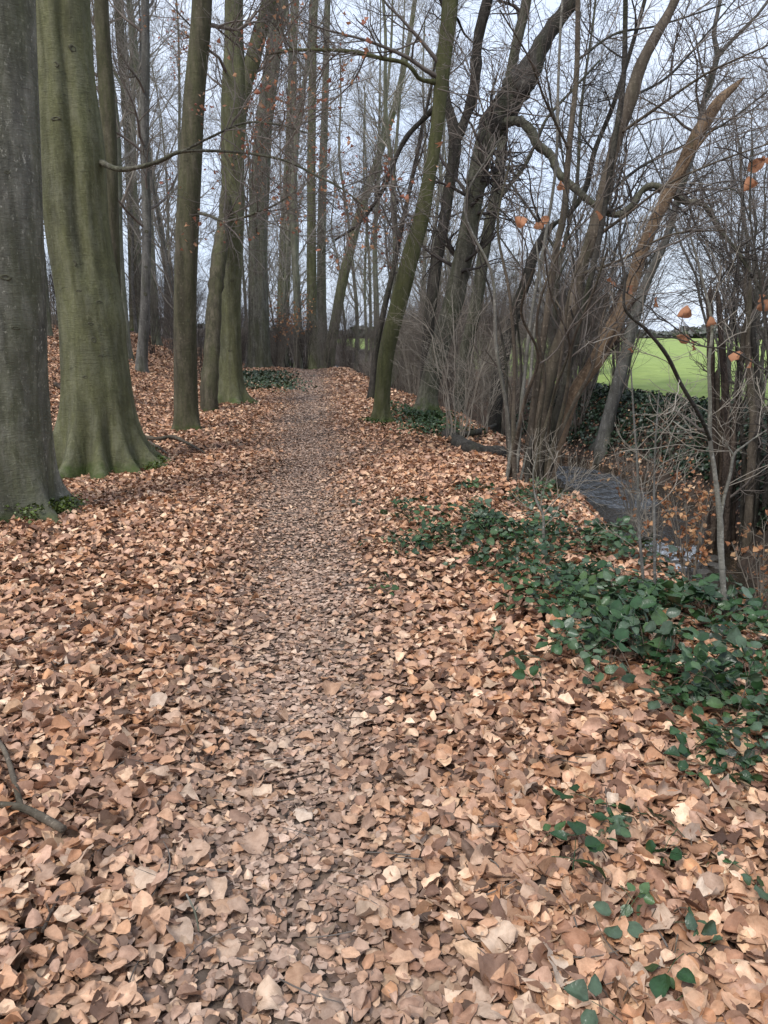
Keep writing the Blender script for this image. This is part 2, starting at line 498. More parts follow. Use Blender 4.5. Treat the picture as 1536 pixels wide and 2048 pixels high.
# water
m_water, nt, b = new_mat('stream_water'); t = NT(nt)
co = t.node('ShaderNodeTexCoord').outputs['Object']
b.inputs['Base Color'].default_value = (.022, .017, .011, 1)
b.inputs['Roughness'].default_value = .06
b.inputs['IOR'].default_value = 1.333
b.inputs['Specular IOR Level'].default_value = .9
r1 = t.noise(t.scale(co, (1, .6, 1)), 5.5, 4, .6, .6)
r2 = t.noise(co, 22, 3, .6, .3)
t.link(t.bump(r2.outputs['Fac'], .6, .02, t.bump(r1.outputs['Fac'], .8, .10)), b.inputs['Normal'])
wy = np.arange(-6, 70, .4)
wx = np.linspace(-1.25, 1.25, 9)
WX = stream_x(wy)[:, None] + wx[None]; WY = np.repeat(wy[:, None], 9, 1)
wi = np.arange(WX.size).reshape(WX.shape)
me = mesh_from('stream_water', np.stack([WX, WY, np.full_like(WX, WATER)], -1).reshape(-1, 3),
               [np.stack([wi[:-1, :-1], wi[:-1, 1:], wi[1:, 1:], wi[1:, :-1]], -1).reshape(-1, 4)], m_water)
o = link('stream_water', me); o['kind'] = 'structure'

# ------------------------------------------------------------------ trunks
def px_line(pts, Y=None, dY=None):
    """photo points (px, py, width px) on a tree standing Y metres away -> rows x,y,z,r"""
    out = []
    for k, p in enumerate(pts):
        y = Y if dY is None else Y + dY[k]
        q = at(p[0], p[1], y)
        out.append([q[0], q[1], q[2], p[2] * .5 * per_px(p[1], y)])
    return np.array(out)

def extend(L, top, bend=.25, taper=.35):
    """carry a trunk on above the last photographed point up to height top"""
    d = nrm((L[-1, :3] - L[-2, :3])[None])[0]
    p = L[-1, :3].copy(); r = L[-1, 3]; rows = []
    n = 5; h = (top - p[2]) / n
    if h <= 0: return L
    for k in range(n):
        d = nrm((d + np.array([rng.normal() * .06, rng.normal() * .06, bend]))[None])[0]
        p = p + d * h / max(d[2], .35)
        rows.append([*p, r * (1 - (1 - taper) * (k + 1) / n)])
    return np.vstack([L, rows])

def trunk_verts(L, S, flare=.35, roots=None, root_len=.8, groove=None, knob=0.04, seed=0, spacing=.09, flare_h=.35, sharp=14, floor=.15):
    """horizontal rings: best for standing trunks"""
    g = np.random.default_rng(seed)
    total = np.linalg.norm(np.diff(L[:, :3], axis=0), axis=1).sum()
    n = int(min(260, max(30, total / spacing)))
    c = catmull(L, n)
    base_z = L[0, 2]
    # push below the ground
    c = np.vstack([[c[0, 0], c[0, 1], base_z - .45, c[0, 3]], [c[0, 0], c[0, 1], base_z - .2, c[0, 3]], [c[0, 0], c[0, 1], base_z - .08, c[0, 3]], c])
    th = np.arange(S) * 2 * math.pi / S
    H = np.maximum(c[:, 2] - base_z, 0)[:, None]; TH = th[None]
    r0 = c[:, 3][:, None]
    R = np.ones((len(c), S))
    for k in range(5):
        f = g.integers(1, 6); ph = g.uniform(0, 6.28); fz = g.uniform(.4, 2.2)
        R += knob / (1 + .4 * f) * np.sin(f * TH + ph + .9 * np.sin(fz * H + g.uniform(0, 6)))
    for k in range(9):
        tk = g.uniform(0, 6.28); hk = g.uniform(.3, total * .8); w = g.uniform(.1, .25)
        R += g.uniform(.02, .07) * np.exp(8 * (np.cos(TH - tk) - 1)) * np.exp(-((H - hk) / w) ** 2)
    if roots is None: roots = [g.uniform(0, 6.28) for _ in range(5)]
    lob = np.zeros_like(R)
    for a in roots: lob = np.maximum(lob, np.exp(sharp * (np.cos(TH - a) - 1)))
    R += flare * np.exp(-H / flare_h) * (floor + (1.3 - floor) * lob)
    R += root_len * np.exp(-H / .11) * lob ** 1.5
    if groove:
        for a, dep, h0, h1 in groove:
            R -= dep * np.exp(26 * (np.cos(TH - a) - 1)) * sstep(h0, h0 + .6, H) * (sstep(h1 + .5, h1, H) if h1 else 1)
    rr = r0 * R
    x = c[:, 0][:, None] + rr * np.cos(TH); y = c[:, 1][:, None] + rr * np.sin(TH)
    z = np.repeat(c[:, 2][:, None], S, 1)
    V = np.stack([x, y, z], -1).reshape(-1, 3)
    i = np.arange(len(c) * S).reshape(len(c), S)
    a = i[:-1]; b_ = i[1:]
    Q = np.stack([a, np.roll(a, -1, 1), np.roll(b_, -1, 1), b_], -1).reshape(-1, 4)
    return V, Q, c

def limb(L, S=10, n=None, seed=0, rough=.08):
    g = np.random.default_rng(seed)
    n = n or max(8, len(L) * 5)
    c = catmull(L, n)
    R = c[:, 3] * (1 + rough * g.normal(size=n))
    V, Q = tubes(c[None, :, :3], R[None], S)
    # close the ends
    return V, Q, c

def crown(lines, seed, l1=(14, .35, .98, 2.6, 55), l2=9, l3=7, l4=2, up=.04, wob=.16, len2=1.1, len3=.55, len4=.28, tip=.0018, rmax=.04, lean=None):
    """fine branches grown from centre lines (n,4); returns a Buf"""
    g = np.random.default_rng(seed); B = Buf(); ends = []
    P = np.stack([catmull(L, 16) for L in lines])
    A1, R1 = sprout(P[..., :3], P[..., 3], l1[0], l1[1], l1[2], l1[3], l1[4], 9, up, wob, .5, tip * 3, g, rmax=rmax, lean=lean)
    B.add(*tubes(A1, R1, 5))
    A2, R2 = sprout(A1, R1, l2, .15, .98, len2, 48, 6, up * .7, wob * .9, .6, tip * 1.6, g)
    B.add(*tubes(A2, R2, 4))
    ends.append(A2)
    if l3:
        A3, R3 = sprout(A2, R2, l3, .12, 1, len3, 42, 5, up * .5, wob * .8, .6, tip, g)
        B.add(*tubes(A3, R3, 3)); ends.append(A3)
        if l4:
            A4, R4 = sprout(A3, R3, l4, .2, 1, len4, 38, 3, up * .4, wob * .6, .7, tip * .8, g)
            B.add(*tubes(A4, R4, 3)); ends.append(A4)
    return B, ends

# ------------------------------------------------------------------ leaf surfaces
def leaves(pos, size, yaw, tilt, nu, nv, g, colr, curl=.5, aspect=.36, normal=None, flat_noise=.05, vein=1.14):
    """batch of single leaves: (n) blades each a small curled grid"""
    n = len(pos)
    u = np.linspace(0, 1, nu + 1); v = np.linspace(-1, 1, nv + 1)
    U, W = np.meshgrid(u, v, indexing='ij')
    half = aspect * np.sin(math.pi * U ** .80) ** .62 * (1.04 - .12 * U)
    half[0] = .015; half[-1] = .006
    fold = g.normal(0, .30 * curl, n)[:, None, None] + .12 * curl
    bend = g.normal(0, .75 * curl, n)[:, None, None]
    twist = g.normal(0, .40 * curl, n)[:, None, None]
    wid = g.uniform(.8, 1.25, n)[:, None, None]
    roll = g.normal(0, 1.5 * curl, n)[:, None, None]
    x = (U - .5)[None] + .05 * g.normal(size=(n, 1, 1)) * W[None] * np.sin(math.pi * U)[None]
    y = (W * half)[None] * wid
    y = y * (1 + .045 * g.normal(size=(n, nu + 1, nv + 1)) * (np.abs(W)[None] > .9))
    z = fold * np.abs(y) * 1.2 + bend * (U - .5)[None] ** 2 + twist * (U - .5)[None] * y * 2 + roll * y * y * 2.2
    if nu >= 4:
        z = z + .07 * curl * np.sin(2 * math.pi * 2.2 * U[None] + g.uniform(0, 6.28, (n, 1, 1)) + 1.5 * W[None]) * np.abs(W)[None] * np.sin(math.pi * U)[None] * 1.6
    z = z + flat_noise * g.normal(size=z.shape) * (np.abs(W)[None] > .4)
    nn = np.stack([tilt * g.normal(size=n), tilt * g.normal(size=n), np.ones(n)], -1)
    if normal is not None: nn = nn + normal
    nn = nrm(nn)
    a = np.stack([np.cos(yaw), np.sin(yaw), np.zeros(n)], -1)
    a = nrm(a - nn * (a * nn).sum(1, keepdims=True)); b_ = np.cross(nn, a)
    s = size[:, None, None, None]
    V = pos[:, None, None, :] + s * (x[..., None] * a[:, None, None] + y[..., None] * b_[:, None, None] + z[..., None] * nn[:, None, None])
    m = (nu + 1) * (nv + 1)
    base = np.arange(m).reshape(nu + 1, nv + 1)
    q = np.stack([base[:-1, :-1], base[1:, :-1], base[1:, 1:], base[:-1, 1:]], -1).reshape(-1, 4)
    Q = (q[None] + (np.arange(n) * m)[:, None, None]).reshape(-1, 4)
    shade = np.where(np.abs(W) < .1, vein, 1.0) * (1 - .10 * np.abs(W))
    C = colr[:, None, None, :] * shade[None, :, :, None] * (1 + .06 * g.normal(size=(n, nu + 1, nv + 1, 1)))
    global LAST_UV
    LAST_UV = np.broadcast_to(np.stack([U, W, 0 * U], -1)[None], (n, nu + 1, nv + 1, 3)).reshape(-1, 3)
    return V.reshape(-1, 3), Q, np.clip(C, 0, 1).reshape(-1, 3)

PAL = np.array([[.50, .32, .215], [.60, .41, .29], [.44, .255, .155], [.40, .265, .20], [.72, .54, .40], [.28, .165, .115],
                [.17, .10, .072], [.50, .345, .27], [.54, .315, .18], [.33, .19, .125], [.66, .48, .33], [.11, .07, .05], [.80, .64, .50]])
PAL_W = np.array([.14, .13, .10, .11, .08, .09, .08, .11, .05, .06, .05, .04, .035]); PAL_W /= PAL_W.sum(); PAL = PAL * np.array([1.13, 1.0, .88])

def litter_points(n, y0, y1, xl, xr, g, power=1.0):
    y = y0 + (y1 - y0) * g.random(n) ** power
    x = xl(y) + (xr(y) - xl(y)) * g.random(n)
    return x, y

def gnormal(x, y):
    e = .04
    return np.stack([-(ground(x + e, y) - ground(x - e, y)) / (2 * e), -(ground(x, y + e) - ground(x, y - e)) / (2 * e), np.zeros_like(x)], -1)

def litter(n, y0, y1, halfw, nu, nv, g, size, power=1.0, right=None, thick=.045):
    xl = lambda y: -halfw(y); xr = right or halfw
    x, y = litter_points(n, y0, y1, xl, xr, g, power)
    s = x - path_x(y)
    w = np.exp(-((s + .06 * np.sin(1.1 * y) + .1 * g.normal(size=n)) / (.46 + .008 * y)) ** 2)
    c = stream_x(y)
    # patches worn bare on the path; none in the water; thin on steep bank and under brambles
    patch = .5 + .5 * np.sin(2.3 * x + 1.7 * y + 1) * np.sin(3.1 * y - 2 * x)
    keep = g.random(n) > w * (.32 + .38 * patch)
    keep &= ~((x > c - .75) & (x < c + .9))
    keep &= ~((x > c + .9) & (g.random(n) > .35)) & ~(x > c + 3.2)
    x, y, s, w = x[keep], y[keep], s[keep], w[keep]; n = len(x)
    pile = .5 + .5 * np.sin(1.7 * x + .6 * y + 2) * np.sin(1.1 * y - .8 * x)
    th = thick * (1 - .8 * w) * (.55 + .9 * pile)
    lay = g.random(n)
    th = th * np.where(s > .9, 1.5, 1.0)
    z = ground(x, y) + .004 + th * lay
    col = PAL[g.choice(len(PAL), n, p=PAL_W)] * g.uniform(.8, 1.12, (n, 1))
    # leaves trodden in on the path are small, grey with mud
    grey = np.array([.40, .295, .225])
    k = (w * g.uniform(.25, .85, n))[:, None]
    col = col * (1 - k) + grey * g.uniform(.6, 1.25, (n, 1)) * k
    # deeper, damper leaves darkened: shade of the gaps painted into their colour
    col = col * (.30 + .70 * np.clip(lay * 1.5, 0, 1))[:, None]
    sz = size * np.clip(g.lognormal(-.08, .30, n), .35, 1.4) * (1 - .5 * w)
    tilt = .10 + .50 * (1 - w) * (.25 + .75 * g.random(n))
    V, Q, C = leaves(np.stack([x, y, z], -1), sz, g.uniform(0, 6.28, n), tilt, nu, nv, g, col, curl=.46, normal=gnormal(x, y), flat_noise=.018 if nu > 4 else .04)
    # lift each leaf so it does not sink
    m = (nu + 1) * (nv + 1)
    VV = V.reshape(n, m, 3)
    low = (VV[:, :, 2] - ground(VV[:, :, 0], VV[:, :, 1])).min(1)
    VV[:, :, 2] += np.maximum(0, -low * .8 + .0)[:, None]
    return VV.reshape(-1, 3), Q, C

g = np.random.default_rng(5)
B = Buf()
def lay(*a, **k):
    B.add(*litter(*a, **k)); B.UV.append(LAST_UV)
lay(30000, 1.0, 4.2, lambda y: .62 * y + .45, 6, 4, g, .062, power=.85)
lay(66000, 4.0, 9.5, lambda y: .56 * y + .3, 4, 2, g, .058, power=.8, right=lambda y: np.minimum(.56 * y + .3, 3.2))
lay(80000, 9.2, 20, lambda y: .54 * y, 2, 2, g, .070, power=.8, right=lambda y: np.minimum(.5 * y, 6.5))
lay(42000, 19.5, 36, lambda y: .5 * y, 2, 1, g, .10, power=.9, right=lambda y: stream_x(y) - .5)
# crushed, trodden-in bits along the path
def crushed(n, y0, y1, sz, nu, nv):
    y = y0 + (y1 - y0) * g.random(n) ** .9
    x = path_x(y) + .04 * np.sin(1.1 * y) + g.normal(size=n) * (.30 + .006 * y)
    col = np.array([[.42, .32, .26], [.50, .39, .32], [.34, .25, .20], [.24, .175, .14], [.58, .46, .37], [.44, .30, .22], [.15, .11, .09]])[g.choice(7, n, p=[.22, .18, .18, .14, .08, .12, .08])] * g.uniform(.8, 1.15, (n, 1)) * np.array([1.08, .98, .90])
    V, Q, C = leaves(np.stack([x, y, ground(x, y) + .003 + .008 * g.random(n)], -1), sz * g.uniform(.45, 1.25, n), g.uniform(0, 6.28, n), .10 * np.ones(n), nu, nv, g, col, curl=.28, normal=gnormal(x, y), aspect=.42)
    B.add(V, Q, C); B.UV.append(LAST_UV)
crushed(7000, 1.0, 5.0, .042, 3, 2)
crushed(11000, 5.0, 13, .042, 2, 2)
crushed(9000, 13, 31, .06, 2, 1)
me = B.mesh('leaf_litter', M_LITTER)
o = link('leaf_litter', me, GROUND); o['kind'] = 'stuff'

# the fallen leaves that show largest, one by one
variants = []
for k in range(14):
    one = np.zeros((1, 3)); sz = np.array([.088])
    V, Q, C = leaves(one, sz * (.8 + .03 * k), np.array([0.0]), .0, 8, 6, g, np.ones((1, 3)) * .97, curl=.75 if k % 3 else .35, flat_noise=.018)
    Bv = Buf(); Bv.add(V, Q, C); Bv.UV.append(LAST_UV)
    st, sr = np.array([[[-.042, 0, 0], [-.055, .002, .002], [-.066, .006, .004]]]), np.array([[.0012, .001, .0008]])
    sv_, sq_ = tubes(st, sr, 4); Bv.add(sv_, sq_, np.ones((len(sv_), 3)) * .6)
    variants.append(Bv.mesh('fallen_leaf', M_LEAF1))
cnt = 0
while cnt < 300:
    y = 1.25 + 2.6 * g.random() ** 1.3; x = g.uniform(-1, 1) * (.56 * y + .12)
    w = math.exp(-((x - float(path_x(y))) / .45) ** 2)
    if g.random() < w * .45: continue
    o = link('fallen_leaf', variants[int(g.integers(14))], GROUND)
    o.location = (x, y, float(ground(x, y)) + .020 + .028 * (1 - w) * g.random())
    o.rotation_euler = (g.normal() * (.14 + .22 * (1 - w)), g.normal() * (.14 + .22 * (1 - w)), g.uniform(0, 6.28))
    s = g.uniform(.75, 1.25); o.scale = (s, s * g.uniform(.85, 1.1), s)
    cnt += 1

# ------------------------------------------------------------------ the trees one can tell apart
def make_tree(name, label, mat, pts, base=None, Y=None, top=14, S=28, group=None, twig=M_TWIG, crown_kw=None, limbs=(), trunk_kw=None, bend=.25, seed=1, dY=None, perp=False, cat='tree'):
    if Y is None:
        b0 = hit(*(base or pts[0][:2])); Y = float(b0[1])
    L = px_line(pts, Y, dY)
    gz = float(ground(L[0, 0], L[0, 1]))
    L[0, 2] = gz
    if L[1, 2] < gz + .05: L = np.delete(L, 1, 0)
    if top: L = extend(L, top, bend)
    off = L[0, :3].copy()
    r = root(name, off, label, cat, group)
    kw = dict(seed=seed, flare=.3, root_len=.5); kw.update(trunk_kw or {})
    if perp:
        L2 = np.vstack([L[0] - np.array([0, 0, .3, 0]), L])
        V, Q, c = limb(L2, S, n=len(L2) * 8, seed=seed, rough=.03)
    else:
        V, Q, c = trunk_verts(L, S, **kw)
    link('trunk', mesh_from('trunk', V - off, [Q], mat), r)
    lines = [L] if crown_kw is not False else []
    for k, (lp, lY, lmat, grow) in enumerate(limbs):
        if isinstance(lY, (list, tuple)): LL = px_line(lp, Y, list(lY))
        else: LL = px_line(lp, Y + lY)
        if grow == 'up': LL = extend(LL, top or 12, .3)
        V, Q, c2 = limb(LL, 10, seed=seed + k)
        link('branch', mesh_from('branch', V - off, [Q], lmat or mat), r)
        if grow: lines.append(LL)
    ends = None
    if crown_kw is not False:
        Bc, ends = crown(lines, seed + 50, **(crown_kw or {}))
        link('crown', Bc.mesh('crown', twig, off), r)
    return r, L, ends, Y

TR = {}
TR['t1'] = make_tree('beech_tree', 'massive grey-green beech trunk cut off by the picture edge, moss on its roots', M_BEECH_GREY,
    [(8, 1032, 178), (10, 900, 172), (8, 750, 164), (8, 600, 160), (0, 300, 154), (-8, 0, 146)], S=64, seed=3,
    trunk_kw=dict(roots=[-.45, .5, 2.2, 3.5, -1.6, -2.3], root_len=.55, flare=.30, flare_h=.3, knob=.03, spacing=.06, sharp=34, floor=.2), crown_kw=dict(l1=(8, .5, .98, 2.4, 60)))
TR['t2'] = make_tree('beech_tree', 'big twin-stemmed green beech with a broad root flare and a fluted trunk', M_BEECH,
    [(200, 938, 150), (196, 880, 148), (195, 800, 133), (188, 700, 125), (179, 600, 122), (155, 450, 120), (147, 300, 117), (132, 150, 105), (122, 0, 105)], S=120, seed=8,
    trunk_kw=dict(sharp=48, floor=.10, roots=[-.12, -.68, -1.22, -1.82, -2.5, 3.2, 2.2, 1.4, .5], root_len=.50, flare=.52, flare_h=.30, knob=.03, spacing=.05,
                  groove=[(-1.22, .26, 1.7, 0), (-1.52, .16, -.7, .2), (-.95, .16, -.7, .3), (-1.95, .07, 1.4, 0), (-.6, .05, 1.5, 0), (1.3, .2, .9, 0)]),
    limbs=[([(196, 322, 15), (235, 338, 10), (275, 335, 8), (320, 322, 8), (365, 303, 7), (450, 303, 5), (520, 310, 5), (580, 325, 5), (630, 350, 5), (680, 375, 4), (740, 420, 3)], [0, -.3, -.35, -.4, -.5, -.6, -.7, -.8, -.9, -1.0, -1.1], M_OAK, True),
           ([(362, 305, 5), (420, 275, 4.5), (490, 246, 4), (560, 250, 3.5), (620, 268, 3)], [-.5, -.6, -.6, -.7, -.7], M_OAK, True)],
    crown_kw=dict(l1=(9, .3, .98, 1.4, 60), l2=6, l3=5, l4=1, len2=.6, len3=.3))
TR['t3'] = make_tree('beech_tree', 'slender straight beech trunk with a small hollow at its foot', M_BEECH_BROWN,
    [(376, 862, 50), (372, 800, 47), (370, 600, 45), (377, 400, 46), (387, 200, 42), (404, 0, 40)], S=36, seed=5,
    trunk_kw=dict(roots=[-.5, -2.6, 1.5], root_len=.35, flare=.15, flare_h=.15, knob=.035, groove=[(-1.1, .25, 0, .1)]),
    limbs=[([(392, 424, 7), (420, 432, 6), (440, 440, 6), (470, 440, 5), (500, 430, 5), (550, 410, 4), (595, 380, 3)], [0, -.3, -.5, -.6, -.7, -.8, -.9], M_OAK, True)],
    crown_kw=dict(l1=(12, .35, .98, 2.0, 58), l2=7, l3=6, l4=1))
TR['t4'] = make_tree('beech_tree', 'forked green beech with a second stem leaning in and one long root by the path', M_BEECH,
    [(467, 808, 56), (462, 750, 47), (461, 600, 42), (466, 450, 43), (466, 300, 47), (470, 180, 52), (468, 90, 38), (468, 0, 36)], S=44, seed=13,
    trunk_kw=dict(roots=[-.15, -1.2, -2.4, 3.0, 1.2], root_len=1.0, flare=.28, flare_h=.3, knob=.035),
    limbs=[([(421, 842, 36), (418, 780, 33), (424, 700, 31), (429, 600, 30), (440, 500, 27), (449, 430, 24), (455, 350, 20)], [-1.6, -1.5, -1.3, -1.0, -.6, -.3, 0], M_BEECH_BROWN, False),
           ([(478, 215, 36), (494, 165, 32), (508, 110, 30), (520, 65, 29), (540, 0, 27)], 0, None, 'up')],
    crown_kw=dict(l1=(11, .3, .98, 2.4, 58), l2=7, l3=6, l4=1))
TR['t5'] = make_tree('beech_tree', 'double-stemmed smooth beech standing where ivy greens the path edge', M_BEECH_GREY,
    [(517, 738, 46), (518, 690, 42), (516, 500, 38), (521, 350, 38), (528, 250, 34), (545, 120, 32), (560, 0, 32)], S=32, seed=17,
    trunk_kw=dict(root_len=.3, flare=.2, flare_h=.5, groove=[(-1.4, .25, 3, 0)]), crown_kw=dict(l1=(12, .35, .98, 3.4, 50), l2=8, l3=6, l4=2, len2=1.6, len3=.8))
TR['t6'] = make_tree('beech_tree', 'greenish trunk just past the double-stemmed beech beside the path end', M_BEECH,
    [(566, 728, 27), (565, 690, 25), (570, 500, 24), (580, 300, 20), (586, 100, 17), (590, 0, 16)], S=20, seed=19,
    trunk_kw=dict(root_len=.3, flare=.2), crown_kw=dict(l1=(14, .3, .98, 3.2, 50), l2=8, l3=6, l4=2, len2=1.6, len3=.8))
TR['t7'] = make_tree('beech_tree', 'straight green trunk at the very end of the path, darker of a close pair', M_BEECH,
    [(628, 738, 26), (624, 650, 22), (623, 500, 19), (623, 300, 17), (626, 100, 15), (630, 0, 14)], S=20, seed=23, crown_kw=dict(l1=(14, .3, .98, 3.2, 50), l2=8, l3=6, l4=2, len2=1.6, len3=.8))
TR['t8'] = make_tree('beech_tree', 'upright trunk wedged between the path-end trunk and the leaning one', M_BEECH_GREY,
    [(646, 735, 22), (643, 600, 19), (644, 400, 17), (650, 200, 14), (655, 0, 12)], S=18, seed=29, crown_kw=dict(l1=(14, .3, .98, 3.0, 50), l2=8, l3=6, l4=1, len2=1.6, len3=.8))
TR['t9'] = make_tree('beech_tree', 'green trunk bending away from the path end over towards the field', M_BEECH,
    [(656, 738, 24), (664, 680, 21), (680, 590, 20), (702, 490, 20), (722, 420, 18), (752, 330, 15), (790, 210, 13), (815, 100, 10), (830, 0, 9)], S=18, seed=31, crown_kw=dict(l1=(14, .3, .98, 3.0, 50), l2=8, l3=6, l4=2, len2=1.6, len3=.8))
TR['g1'] = make_tree('young_beech_tree', 'slim pale grey tree on the leafy slope with little knots', M_GREY,
    [(282, 745, 22), (287, 680, 20), (291, 600, 18), (294, 450, 17), (290, 300, 16), (292, 150, 16), (291, 0, 15)], S=18, seed=37,
    trunk_kw=dict(knob=.07, root_len=.3), crown_kw=dict(l1=(16, .25, .98, 2.6, 50), l2=8, l3=6, l4=2, len2=1.2))
TR['g2'] = make_tree('beech_tree', 'tall greenish trunk on the slope behind the slim pale grey tree', M_BEECH_BROWN,
    [(272, 660, 25), (268, 500, 23), (262, 350, 21), (252, 200, 18), (240, 70, 17), (236, 0, 16)], S=18, seed=41, crown_kw=dict(l1=(16, .25, .98, 3.2, 50), l2=8, l3=6, l4=2, len2=1.6, len3=.8))
TR['g3'] = make_tree('beech_tree', 'dark trunk half hidden behind the big twin-stemmed beech', M_BEECH_BROWN,
    [(226, 790, 34), (226, 600, 32), (222, 450, 31), (216, 250, 31), (207, 100, 30), (202, 0, 28)], Y=14.5, S=24, seed=43, crown_kw=dict(l1=(12, .35, .98, 2.2, 50), l2=8, l3=6, l4=1))
# beside the stream
TR['r1'] = make_tree('leaning_tree', 'mossy green trunk leaning from the path edge with leaves round its foot', M_GREEN,
    [(762, 848, 38), (764, 800, 31), (772, 713, 32), (788, 644, 33), (806, 576, 36), (823, 507, 36), (843, 439, 33), (856, 371, 27), (868, 302, 26), (877, 234, 27), (888, 120, 30), (901, 0, 32)], S=40, seed=47,
    trunk_kw=dict(roots=[-.3, -2.7, -1.4], root_len=.5, flare=.2, flare_h=.2),
    limbs=[([(872, 165, 13), (840, 158, 9), (826, 140, 9), (806, 125, 8), (760, 116, 8), (700, 103, 8), (640, 100, 7), (580, 101, 7), (535, 108, 6)], [0, -.2, -.3, -.3, -.4, -.4, -.4, -.3, -.2], M_GREEN, True),
           ([(870, 215, 12), (845, 240, 10), (815, 272, 10), (792, 315, 9), (775, 362, 9), (750, 405, 8), (715, 450, 6), (670, 480, 4)], [0, .1, .2, .3, .4, .5, .6, .7], M_DARK, True)],
    crown_kw=dict(l1=(10, .35, .98, 2.2, 60), l2=8, l3=7, l4=1))
TR['r2'] = make_tree('leaning_tree', 'thin dark trunk leaning behind the mossy green one', M_DARK,
    [(744, 782, 16), (752, 700, 13), (768, 620, 12), (788, 530, 11), (806, 440, 10), (830, 330, 8), (845, 250, 7)], Y=17, top=8, S=14, seed=53, crown_kw=dict(l1=(16, .25, .98, 2.2, 60), l2=8, l3=6, l4=1))
TR['r3'] = make_tree('oak_tree', 'thick furrowed oak with a broken dark burl and crooked arching limb over the stream', M_OAK,
    [(852, 826, 44), (855, 790, 39), (864, 747, 40), (883, 678, 41), (904, 610, 42), (919, 542, 40), (930, 490, 39), (940, 439, 38), (958, 340, 41), (976, 275, 48), (998, 228, 60)], S=40, top=None, seed=59,
    trunk_kw=dict(roots=[-2.9, -1.9, -.5, .8], root_len=.55, flare=.2, flare_h=.3, knob=.05, spacing=.06),
    limbs=[([(975, 280, 42), (992, 242, 58), (1015, 208, 58), (1040, 165, 54), (1062, 135, 44), (1082, 92, 34), (1105, 55, 32), (1130, 22, 30), (1145, -10, 28)], 0, M_DARK, 'up'),
           ([(1030, 190, 40), (1052, 172, 32), (1068, 164, 18), (1078, 160, 4)], [-.1, -.2, -.25, -.28], M_DARK, False),
           ([(985, 262, 24), (1015, 245, 20), (1040, 243, 19), (1062, 262, 19), (1075, 290, 19), (1103, 312, 18), (1116, 345, 17), (1148, 375, 15), (1180, 403, 14), (1215, 425, 14), (1240, 428, 14), (1265, 410, 13), (1285, 380, 12), (1310, 371, 12), (1345, 390, 12), (1372, 404, 14), (1400, 405, 12), (1420, 425, 10), (1440, 460, 9), (1480, 510, 9), (1510, 560, 8), (1545, 610, 8)], [0, -.2, -.3, -.4, -.5, -.5, -.6, -.7, -.8, -.8, -.9, -1, -1, -1.1, -1.2, -1.2, -1.3, -1.3, -1.4, -1.5, -1.6, -1.7], M_OAK, True)],
    twig=M_TWIG_D, crown_kw=dict(l1=(22, .42, .98, 2.0, 60), l2=7, l3=6, l4=1, wob=.22))
TR['r4'] = make_tree('leaning_tree', 'dark forked trunk rising behind the thick furrowed oak', M_DARK,
    [(850, 770, 24), (854, 700, 24), (862, 610, 23), (874, 520, 24), (889, 439, 22), (899, 371, 22), (910, 302, 24), (906, 250, 22), (892, 190, 16), (893, 90, 15), (910, 0, 14)], Y=17, S=24, seed=61,
    limbs=[([(904, 300, 20), (928, 245, 20), (948, 180, 22), (956, 80, 20), (975, 0, 20)], 0, None, 'up')], twig=M_TWIG_D, crown_kw=dict(l1=(12, .45, .98, 2.2, 60), l2=7, l3=6, l4=1))
TR['r5'] = make_tree('leaning_tree', 'grey-brown trunk leaning just past the furrowed oak', M_OAK,
    [(918, 778, 26), (928, 720, 24), (945, 644, 26), (957, 576, 26), (967, 507, 24), (981, 439, 23), (995, 371, 22), (1003, 302, 21), (1015, 180, 19), (1036, 75, 21), (1053, 0, 20)], Y=16.5, S=24, seed=67, twig=M_TWIG_D, limbs=[([(986, 415, 9), (1018, 372, 8), (1050, 330, 8), (1072, 285, 7), (1095, 235, 6), (1140, 185, 5), (1200, 120, 4)], 0, None, True)], crown_kw=dict(l1=(12, .45, .98, 2.2, 60), l2=7, l3=6, l4=1))
TR['r6'] = make_tree('leaning_tree', 'dark bent tree reaching over the thicket beyond the stream bend', M_DARK,
    [(985, 800, 30), (998, 750, 26), (1018, 675, 24), (1038, 600, 23), (1054, 560, 22), (1070, 505, 20), (1100, 455, 17), (1135, 430, 14), (1170, 380, 12), (1190, 300, 10), (1230, 200, 9)], Y=18, S=18, seed=71, twig=M_TWIG_D, crown_kw=dict(l1=(18, .3, .98, 2.6, 60), l2=8, l3=7, l4=1))
TR['e1'] = make_tree('alder_tree', 'grey forked tree rooted on the far bank of the stream', M_GREY,
    [(1205, 885, 30), (1220, 825, 26), (1243, 740, 25), (1268, 640, 22), (1290, 570, 20), (1333, 475, 16), (1358, 390, 14), (1393, 280, 13), (1405, 215, 12), (1420, 165, 12), (1434, 110, 11), (1428, 65, 9), (1440, 0, 8)], Y=16.8, S=20, seed=73,
    trunk_kw=dict(root_len=.9, roots=[-2.2, -1.3, -.6, 2]),
    limbs=[([(1434, 115, 10), (1455, 90, 8), (1490, 55, 7), (1530, 10, 6)], [0, -.1, -.2, -.3], None, 'up')], crown_kw=dict(l1=(20, .3, .98, 2.6, 60), l2=8, l3=7, l4=2, lean=(.2, 0, .1)))

